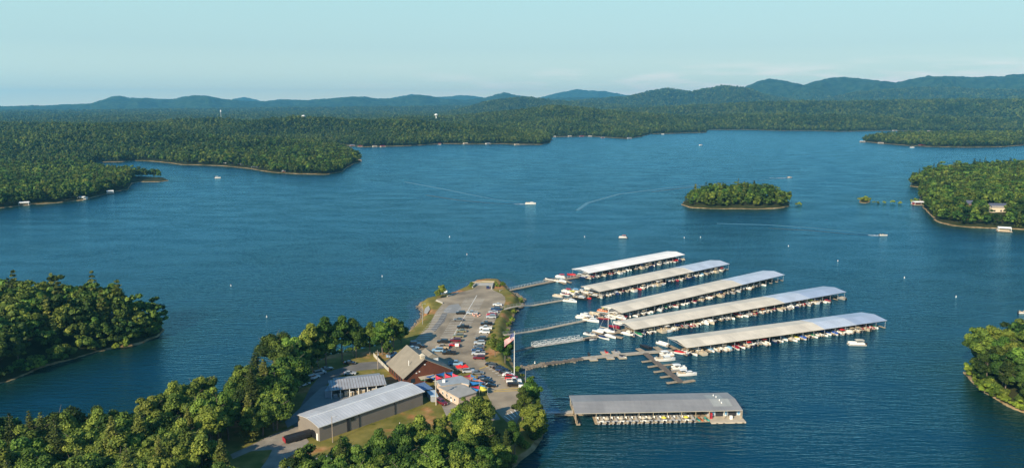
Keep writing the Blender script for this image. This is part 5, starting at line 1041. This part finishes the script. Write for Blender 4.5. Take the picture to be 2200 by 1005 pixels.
# shade sails
SBLU = mat('blue_sail_cloth', (.02, .16, .42), .8); SRED = mat('red_sail_cloth', (.62, .045, .09), .8); SSAL = mat('salmon_sail_cloth', (.66, .26, .20), .8)
def r1(X, Y): return (890+X/7.18, 770+Y/7.18)
SAILS = [(SBLU, (165, 275), (305, 245), (310, 320), 'blue sail nearest the hall corner'), (SRED, (325, 250), (430, 300), (325, 335), 'red sail between the first two blue ones'), (SBLU, (335, 240), (470, 205), (455, 275), 'blue sail second along the hall wall'), (SRED, (470, 230), (575, 280), (470, 300), 'red sail in the middle of the row by the hall'), (SBLU, (480, 215), (595, 198), (585, 260), 'blue sail farthest along the hall wall'), (SRED, (590, 225), (685, 262), (585, 285), 'red sail ending the row by the hall'),
 (SRED, (750, 270), (870, 238), (860, 288), 'red sail just behind the store roof'), (SBLU, (872, 240), (948, 272), (880, 285), 'small blue sail behind the store roof'), (SSAL, (785, 295), (918, 285), (852, 335), 'salmon sail at the corner of the store roof'), (SBLU, (905, 285), (990, 322), (905, 330), 'blue sail touching the first salmon one'), (SSAL, (868, 335), (1000, 315), (1080, 358), 'long salmon sail over the patio'), (SBLU, (850, 350), (1095, 365), (880, 412), 'long blue sail over the patio'), (SRED, (868, 432), (1003, 415), (1003, 468), 'red sail at the near side of the patio'), (SBLU, (880, 445), (1003, 472), (965, 505), 'blue sail nearest the store front'), (SBLU, (1005, 380), (1128, 440), (1000, 418), 'blue sail at the parking side of the patio')]
for i, (m_, a_, b_, c_, lab) in enumerate(SAILS):
    zz = (6.6, 5.9, 5.4); pts = [P(*r1(*q), z_) for q, z_ in zip((a_, b_, c_), zz)]; cen = sum(pts, Vector())/3; o = thing('shade_sail', lab, 'shade sail', (cen.x, cen.y, 3.0), 0, 'shade sails over the patio'); loc = [q-Vector((cen.x, cen.y, 3.0)) for q in pts]; cl = sum(loc, Vector())/3-Vector((0, 0, .35))
    mb = MB(); vs = []
    for k_ in range(3):
        e0, e1 = loc[k_], loc[(k_+1) % 3]; vs += [e0, (e0+e1)/2*.86+cl*.14]
    mb.add(vs+[cl], [(k_, (k_+1) % 6, 6) for k_ in range(6)]); mb.add([v-Vector((0, 0, .04)) for v in vs+[cl]], [((k_+1) % 6, k_, 6) for k_ in range(6)]); mb.build('cloth', m_, o)
    for q in loc: mb = MB(); mb.tube([(q.x*1.03, q.y*1.03, 0), (q.x*1.03, q.y*1.03, q.z+.1)], .08, 5); mb.build('post', steel, o)
for X, Y, c_, lab in ((150, 310, GREEN, 'green umbrella at the foot of the hall gable'), (1060, 470, YEL, 'yellow umbrella at the near end of the patio'), (1035, 440, YEL, 'smaller yellow umbrella beside the other on the patio')):
    p = P(*r1(X, Y), 5.2); umbrella(c_, p.x, p.y, 3.05, lab, h=2.5, r=1.5)
for X, Y, lab in ((705, 120, 'larger red canopy tent behind the light blue pickup'), (790, 115, 'smaller red canopy tent beside the larger one')):
    p = P(*r1(X, Y), 5.3); o = thing('canopy_tent', lab, 'tent', (p.x, p.y, 3.05), .3, 'red canopy tents'); mb = MB(); s_ = 1.5 if X < 750 else 1.15; mb.frustum((-s_, -s_, s_, s_), (-.1, -.1, .1, .1), 2.1, 3.0); mb.build('top', mat('red_tent_cloth', (.62, .02, .02), .8), o)
    for x in (-s_+.05, s_-.05):
        for y in (-s_+.05, s_-.05): mb = MB(); mb.tube([(x, y, 0), (x, y, 2.15)], .04, 4); mb.build('leg', steel, o)
p = P(962.5, 781, 3); 
for px, py, lab in ((981.5, 746.5, 'small white notice board behind the red car'), (1121, 836, 'white sign board on two posts at the end of the curved row'), (955.5, 630.5, 'wide white sign board at the sandy tip'), (952, 634, 'narrow white sign board at the sandy tip')):
    big = px == 1121; p = P(px, py+(7 if big else 2), 3); o = thing('sign_board', lab, 'sign', (p.x, p.y, 3.0), 0, 'white sign boards'); w_ = 1.15 if big else (1.5 if px == 955.5 else .8); h_ = 2.1 if big else 1.3
    mb = MB(); mb.box(-w_, -.05, 1.0, w_, .05, 1.0+h_); mb.build('board', white, o)
    for x in (-w_+.15, w_-.15): mb = MB(); mb.tube([(x, .1, 0), (x, .1, 1.2)], .06, 5); mb.build('leg', steel, o)
# walls and fences
def wallrun(name, label, pts, th, h, m, cat='wall', z=3.0):
    q0 = P(*pts[0], z); o = thing(name, label, cat, (q0.x, q0.y, z), 0); L_ = [P(*q, z)-q0 for q in pts]
    mb = MB()
    for i in range(len(L_)-1):
        d = (L_[i+1]-L_[i]).normalized(); n_ = Vector((-d.y, d.x, 0))*th/2; mb.loft([[q+n_, q-n_, q-n_+Vector((0, 0, h)), q+n_+Vector((0, 0, h))] for q in (L_[i], L_[i+1])])
    mb.build('panel', m, o)
    for i in range(len(L_)-1):
        n_ = max(1, int((L_[i+1]-L_[i]).length/3))
        for k_ in range(n_+1): q = L_[i].lerp(L_[i+1], k_/n_); mb = MB(); mb.box(q.x-.08, q.y-.08, 0, q.x+.08, q.y+.08, h+.12); mb.build('post', m, o)
    return o
wallrun('retaining_wall', 'low white wall on the west side of the ramp approach', [(938, 646.5), (951, 652)], .5, .8, concrete)
wallrun('retaining_wall', 'pale kerb wall above the sandy tip', [(961, 637.5), (984, 629.5)], .6, .7, concrete)
wallrun('retaining_wall', 'pale wall on the west side of the ramp top', [(1015, 618), (1023, 611.5)], .7, 1.2, concrete)
wallrun('retaining_wall', 'pale wall on the east side of the ramp top', [(1056, 621), (1059.5, 610)], .7, 1.2, concrete)
wallrun('railing_wall', 'long tan rail wall across the outer end of the point', [(1014, 607.5), (1036, 605.5), (1062, 606)], .5, .7, TANP)
wallrun('fence', 'white picket fence along the west side of the hall', [(803, 765), (818, 781), (832, 795), (858, 815)], .08, 1.5, mat('weathered_white_fence', (.50, .47, .40), .8), 'fence')
# poles, flag
def pole(px, py, h, name, label, cat, r_, m, z=3.0, arm=0):
    p = P(px, py, z); o = thing(name, label, cat, (p.x, p.y, z), 0); mb = MB(); mb.tube([(0, 0, 0), (0, 0, h)], [r_, r_*.65], 7); mb.build('pole', m, o)
    if arm == 1:
        mb = MB(); mb.box(-.9, -.06, h-.9, .9, .06, h-.75); mb.build('crossarm', m, o); mb = MB(); mb.tube([(.35, 0, h-2.2), (.35, 0, h-1.4)], .22, 8); mb.build('transformer', steel, o)
    if arm == 2: mb = MB(); mb.tube([(0, 0, h-.1), (1.2, 0, h+.1)], .05, 5); mb.box(1.0, -.18, h, 1.7, .18, h+.14); mb.build('lamp', steel, o)
    return o
pole(759, 765, 10.5, 'utility_pole', 'wooden utility pole on the clay bank by the black car', 'utility pole', .17, poleM, arm=1)
pole(812, 793, 8, 'utility_pole', 'wooden utility pole at the head of the picket fence', 'utility pole', .17, poleM, arm=1)
pole(937, 869.5, 9.5, 'utility_pole', 'pale pole beside the maroon car', 'utility pole', .2, mat('pale_pole', (.50, .46, .38), .8), arm=1)
pole(715, 950, 8.5, 'utility_pole', 'pole in front of the warehouse near corner', 'utility pole', .15, poleM, arm=2)
pole(908, 696, 10, 'light_pole', 'tall thin light pole on the west bank', 'light pole', .12, steel, arm=2)
pole(1129, 822, 5.5, 'light_pole', 'short light pole by the curved row', 'light pole', .1, steel)
pole(1030, 844, 5.5, 'light_pole', 'thin light pole at the patio corner', 'light pole', .09, steel, arm=2)
pole(859, 922, 2.4, 'marker_post', 'short white marker post on the grass slope', 'post', .16, white)
p = P(1105, 804.7, 3); o = thing('flagpole', 'tall white flagpole on the grass bank', 'flagpole', (p.x, p.y, 3.0), 0); FH = 17.2
mb = MB(); mb.tube([(0, 0, 0), (0, 0, FH)], [.17, .08], 8); mb.build('pole', white, o); mb = MB(); mb.tube([(0, 0, FH-.02), (0, 0, FH+.12), (0, 0, FH+.25)], [.06, .14, .04], 8); mb.build('finial', YEL, o)
FW = mat('flag_white', (.8, .78, .74), .9); FR = mat('flag_red', (.52, .03, .04), .9); FB = mat('flag_blue', (.02, .04, .20), .9)
f_ = thing('flag', 'striped red and white flag with starred blue canton flying from the pole', 'flag', (p.x, p.y, 3.0), 0)
mb = MB(); nx, ny = 20, 13; hh_ = 2.7; fl = 4.7
def fp(i, j, off=0): u_, v_ = i/nx, j/ny; return (-.1-u_*fl*.78-.25*math.sin(u_*7)*(1-v_), -.6*u_+.28*math.sin(u_*9+v_*2)+off, FH-.5-v_*hh_-u_*u_*1.1-u_*1.6+.1*math.sin(u_*8))
mb.v = [fp(i, j) for j in range(ny+1) for i in range(nx+1)]
for j in range(ny):
    for i in range(nx): mb.f.append((j*(nx+1)+i, j*(nx+1)+i+1, (j+1)*(nx+1)+i+1, (j+1)*(nx+1)+i)); mb.m.append(2 if (i < 8 and j < 7) else (1 if j % 2 == 0 else 0))
for r_ in range(9):
    for c_ in range(6 if r_ % 2 == 0 else 5):
        ii = (.5+c_*1.3+(0 if r_ % 2 == 0 else .65)); jj = .45+r_*.74
        for off in (-.03, .03): mb.add([fp(ii, jj, off), fp(ii+.35, jj, off), fp(ii+.35, jj+.3, off), fp(ii, jj+.3, off)], [(0, 1, 2, 3)], 0)
mb.build('cloth', [FW, FR, FB], f_)
# trailer by the warehouse
p = P(639, 944, 3); o = thing('covered_trailer', 'long trailer with rounded black top and red end by the warehouse', 'trailer', (p.x, p.y, 3.0), R(38))
mb = MB(); mb.box(-4.2, -1.3, .5, 4.0, 1.3, 1.35); mb.build('body', BLK, o); mb = MB(); mb.box(-4.26, -1.25, .5, -4.2, 1.25, 1.9); mb.build('end_panel', colm('trailer_red', (.30, .02, .03), .5), o)
mb = MB(); mb.loft([[(x, 1.42*math.cos(t_), 1.3+1.1*math.sin(t_)) for t_ in [-.8+(math.pi+1.6)*k_/7 for k_ in range(8)]] for x in (-3.9, 4.3)]); mb.build('cover', BLK, o)
for x in (-.8, .4):
    for y in (-1.25, 1.25): mb = MB(); mb.tube([(x, y-.12, .38), (x, y+.12, .38)], .38, 12); mb.build('wheel', black, o)
p = P(1021, 676, 3)
for i, (px, py) in enumerate([(1016, 676.5), (1019, 679), (1023, 677.5), (1027, 680), (1031, 678)]):
    q = P(px, py, 3.05); o = thing('traffic_cone', '%s orange and white barrel beside the silver pickup in the centre row' % ordinal(i+1), 'barrel', (q.x, q.y, 3.06), 0, 'orange and white barrels in the lot'); mb = MB(); mb.tube([(0, 0, 0), (0, 0, .35)], .32, 8); mb.tube([(0, 0, .65), (0, 0, 1.0)], .26, 8); mb.build('barrel', ORG, o); mb = MB(); mb.tube([(0, 0, .35), (0, 0, .65)], .3, 8); mb.build('band', white, o)
# ------------------------------------------------------------------ houses and boathouses on the far shores
def house(px, py, zb, s, rz, label, wallc, roofc, name='house', cat='house', grp=None, wins=True, h=1.0):
    p = P(px, py, zb) if zb < 60 else None; o = thing(name, label, cat, (p.x, p.y, zb), rz, grp); a_, b_ = s
    mb = MB(); mb.loft([[(x, -b_/2, -1), (x, -b_/2, 3.2*h), (x, 0, 3.2*h+b_*.25), (x, b_/2, 3.2*h), (x, b_/2, -1)] for x in (-a_/2, a_/2)]); mb.build('wall', wallc, o)
    mb = MB(); mb.loft([[(x, -b_/2-.5, 3.0*h), (x, 0, 3.25*h+b_*.27), (x, b_/2+.5, 3.0*h), (x, b_/2+.5, 2.8*h), (x, 0, 3.05*h+b_*.27), (x, -b_/2-.5, 2.8*h)] for x in (-a_/2-.5, a_/2+.5)]); mb.build('roof', roofc, o)
    if wins:
        for k_ in range(3): x = -a_/2+a_*(k_+.5)/3; mb = MB(); mb.box(x-.7, -b_/2-.06, .8, x+.7, -b_/2, 2.4); mb.build('window', glass, o)
    return o
cream = mat('cream_wall', (.62, .52, .38), .8); slate = mat('slate_roof', (.09, .10, .14), .6); hb1 = height1(*HOUSE1[:2]); hb2 = height1(*HOUSE2[:2])
def at_ground(px, py):
    z = 5.0
    for _ in range(12): q = P(px, py, z); z = max(0, height1(q.x, q.y))
    return z
z1 = at_ground(2142, 458); house(2144, 455, z1, (17, 10), R(-5), 'large cream house with dark slate roof in the trees of the eastern point', cream, slate, h=1.7)
z1 = at_ground(2095, 448); house(2094, 445, z1, (15, 9), R(-25), 'dark roofed wooden house left of the cream one on the eastern point', mat('dark_house_wall', (.20, .11, .07), .8), slate, h=1.3)
for px, py, lab in ((652, 252, 'white water tank rising over the woods, the western of two'), (937, 249, 'white water tank on the hill, the eastern of two')):
    d = ray(px, py-4); D_ = 3300 if px < 700 else 3500; f = D_/math.hypot(d[0], d[1]); x, y, z = d[0]*f, d[1]*f, CAM_H+d[2]*f
    o = thing('water_tank', lab, 'water tank', (x, y, z-20), 0, 'white water tanks'); mb = MB(); mb.tube([(0, 0, 12), (0, 0, 14), (0, 0, 19), (0, 0, 21)], [5, 7.5, 7.5, 2], 16); mb.build('tank', white, o); mb = MB(); mb.tube([(0, 0, -20), (0, 0, 12)], 2, 8); mb.build('shaft', white, o)
d = ray(474, 236); D_ = 3000; f = D_/math.hypot(d[0], d[1]); x, y, z = d[0]*f, d[1]*f, CAM_H+d[2]*f
o = thing('radio_mast', 'thin pale radio mast rising above the western woods', 'mast', (x, y, z-60), 0); mb = MB(); mb.tube([(0, 0, 0), (0, 0, 60)], 1.1, 4); mb.build('mast', steel, o); mb = MB(); mb.tube([(0, 0, 52), (0, 0, 58)], 2.2, 8); mb.build('antenna', white, o)
BH = 'boathouses and docks along the wooded shores'
rfs = [white, roofbeige, GRY, slate, TANP, MAR]
bh = [(53, 441, 9, 'white boathouse nearest on the western shore'), (178, 429, 9, 'red and white boathouse on the western shore'), (237, 416, 7, 'small white roofed dock beside the dark wooded cape'), (430, 352, 5, 'tiny white dock at the back of the western bay'), (483, 354, 8, 'first of the docks under the wooded western cape'), (498, 354, 9, 'second dock under the wooded western cape'), (512, 356, 10, 'pale house dock under the wooded western cape'), (524, 357, 9, 'wide boathouse under the wooded western cape'), (549, 362, 11, 'grey boathouse at the corner of the wooded western cape'), (610, 371, 5, 'small dock below the tip of the western cape'), (765, 343, 9, 'boathouse behind the tip of the western cape'), (772, 347, 8, 'outer dock behind the tip of the western cape'),
 (1973, 440, 11, 'white and red boathouse at the head of the bush line'), (1985, 440, 7, 'low dock beside the white and red boathouse'), (2157, 497, 9, 'white boathouse below the cream house'),
 (718, 309, 10, 'first dock along the far northern shore'), (735, 311, 10, 'second dock along the far northern shore'), (757, 314, 12, 'third dock along the far northern shore'), (775, 316, 12, 'fourth dock along the far northern shore'), (805, 316, 12, 'fifth dock along the far northern shore'), (822, 316, 12, 'sixth dock along the far northern shore'), (945, 311, 8, 'lone dock midway along the far northern shore'), (1000, 310, 12, 'pale dock at the strip of far beach'), (1048, 310, 12, 'boathouse by the strip of far beach'), (1110, 312, 12, 'dock east of the strip of far beach'), (1190, 295, 12, 'dock just beyond the round northern cape'), (1224, 294, 12, 'white house front on the shore past the northern cape'), (1250, 294, 14, 'dock past the northern cape, second'), (1268, 294, 12, 'dock past the northern cape, third'), (1295, 297, 12, 'dock past the northern cape, fourth'), (1352, 298, 14, 'dock on the small red beach cape'),
 (1853, 306, 14, 'boathouse at the tip of the distant low point'), (1892, 309, 14, 'dock on the sandy front of the distant low point'), (1980, 314, 14, 'white dock midway along the distant low point'), (1922, 281.5, 16, 'white boathouse on the farthest eastern shore'), (1995, 283, 18, 'long dock on the farthest eastern shore')]
for i, (px, py, w_, lab) in enumerate(bh):
    rn = random.Random(i); p = P(px, py, 0); a_, b_ = w_, w_*.65; o = thing('boathouse', lab, 'boathouse', (p.x, p.y, 0), rn.uniform(-.5, .5), BH); h_ = 3.2
    mb = MB(); mb.box(-a_/2-1, -b_/2-1, .1, a_/2+1, b_/2+1, .5); mb.build('platform', wood, o)
    mb = MB(); mb.loft([[(x, -b_/2-.4, h_), (x, 0, h_+.9), (x, b_/2+.4, h_), (x, b_/2+.4, h_-.2), (x, -b_/2-.4, h_-.2)] for x in (-a_/2-.4, a_/2+.4)]); mb.build('roof', white if i < 3 or i in (12, 14) else rn.choice(rfs), o)
    for x in (-a_/2, a_/2):
        for y in (-b_/2, b_/2): mb = MB(); mb.box(x-.15, y-.15, .5, x+.15, y+.15, h_); mb.build('post', white, o)
    mb = MB(); mb.box(-a_/2+.4, 0, .5, a_/2-.4, b_/2-.3, h_-.3); mb.build('wall', rn.choice([white, cream, MAR, TANP]), o)
# ------------------------------------------------------------------ wakes: low ridges of water behind moving boats
wk = bpy.data.materials.new('wake_water'); wk.use_nodes = True; b = wk.node_tree.nodes['Principled BSDF']; b.inputs['Base Color'].default_value = (.055, .17, .24, 1); b.inputs['Specular IOR Level'].default_value = .3; b.inputs['Roughness'].default_value = .35; b.inputs['IOR'].default_value = 1.33
wkd = bpy.data.materials.new('dark_wake_water'); wkd.use_nodes = True; b = wkd.node_tree.nodes['Principled BSDF']; b.inputs['Base Color'].default_value = (.0005, .008, .018, 1); b.inputs['Specular IOR Level'].default_value = .15; b.inputs['Roughness'].default_value = .3  # dark arms of the wake: the waves' shaded side put into the colour
foam = mat('foam', (.72, .76, .78), .8, var=.2, vscale=.7)
def wake(pts, w0, w1, h0, label, foamlen=9):
    q = [P(*p_, 0) for p_ in pts]; P0 = q[0]; pts3 = []
    for i in range(len(q)-1):
        for k_ in range(8): pts3.append(q[i].lerp(q[i+1], k_/8)-P0)
    pts3.append(q[-1]-P0); n_ = len(pts3); mb = MB(); rs = []
    for i, p_ in enumerate(pts3):
        f = i/(n_-1); d = (pts3[min(i+1, n_-1)]-pts3[max(i-1, 0)]).normalized(); nn_ = Vector((-d.y, d.x, 0)); ww = w0+(w1-w0)*f; hh2 = h0*(1-f)**.7+.01
        rs.append([p_-nn_*ww+Vector((0, 0, -.05)), p_-nn_*ww*.3+Vector((0, 0, hh2*.7)), p_+Vector((0, 0, hh2)), p_+nn_*ww*.3+Vector((0, 0, hh2*.7)), p_+nn_*ww+Vector((0, 0, -.05))])
    mb.loft(rs, closed=False, caps=False); wq = mb.mesh('wake', wkd if ('near arm' in label or 'inner arm' in label) else wk, True)
    if wq.polygons[0].normal.z < 0: wq.flip_normals()
    o = link('wake', wq); o.location = P0; tag(o, label, 'wake', kind='stuff'); return o
wake([(1134, 438.2), (1060, 428), (985, 413), (930, 402), (870, 391)], .7, 4.5, .16, 'far arm of the wake behind the mid lake motorboat')
wake([(1134, 439.2), (1060, 437), (985, 430), (915, 419)], .7, 4.5, .16, 'near arm of the wake behind the mid lake motorboat')
wake([(1692, 382.5), (1620, 388.5), (1540, 394), (1440, 403), (1330, 417), (1262, 436), (1240, 452)], .8, 4.5, .16, 'long curving wake behind the speeding motorboat')
wake([(1692, 382.5), (1600, 391), (1500, 400), (1400, 412)], .7, 4.5, .16, 'inner arm of the wake behind the speeding motorboat')
wake([(1890, 505.5), (1820, 497), (1740, 489), (1650, 483), (1540, 480)], .6, 4.5, .16, 'far arm of the wake off the eastern point')
wake([(1890, 506.5), (1820, 502), (1740, 495), (1650, 490)], .6, 4.5, .16, 'near arm of the wake off the eastern point')
for px, py, dx, L_, lab in ((1130, 438.7, -1, 13, 'white foam astern of the mid lake motorboat'), (1690, 382.6, -1, 26, 'white foam astern of the speeding motorboat'), (1888, 505.8, -1, 8, 'white foam astern of the boat off the eastern point')):
    p = P(px, py, 0); mb = MB(); rr_ = np.random.default_rng(3)
    for k_ in range(50): u_ = rr_.random()**1.4; x = -u_*L_; y = rr_.normal()*(.4+u_*.8); s_ = rr_.uniform(.3, .8)*(1.1-u_*.6); mb.add([(x-s_*1.6, y-s_*.5, .04), (x+s_*1.2, y-s_*.4, .05), (x+s_, y+s_*.5, .12), (x-s_, y+s_*.5, .10)], [(0, 1, 2, 3)])
    o = mb.build('foam', foam); o.location = p; tag(o, lab, 'foam', kind='stuff')
# ------------------------------------------------------------------ the air
hz_m = bpy.data.materials.new('haze_air'); hz_m.use_nodes = True; t = hz_m.node_tree; t.nodes.clear(); om = t.nodes.new('ShaderNodeOutputMaterial'); pv = t.nodes.new('ShaderNodeVolumePrincipled')
pv.inputs['Color'].default_value = (.17, .62, .98, 1); pv.inputs['Density'].default_value = HAZE_DENSITY; pv.inputs['Anisotropy'].default_value = .1; t.links.new(pv.outputs[0], om.inputs['Volume'])
mb = MB(); mb.box(-17000, -500, -8, 17000, 20500, float(hz.max())+60); o = mb.build('haze', hz_m); tag(o, 'thin blue summer haze over lake and hills', 'haze', kind='stuff')
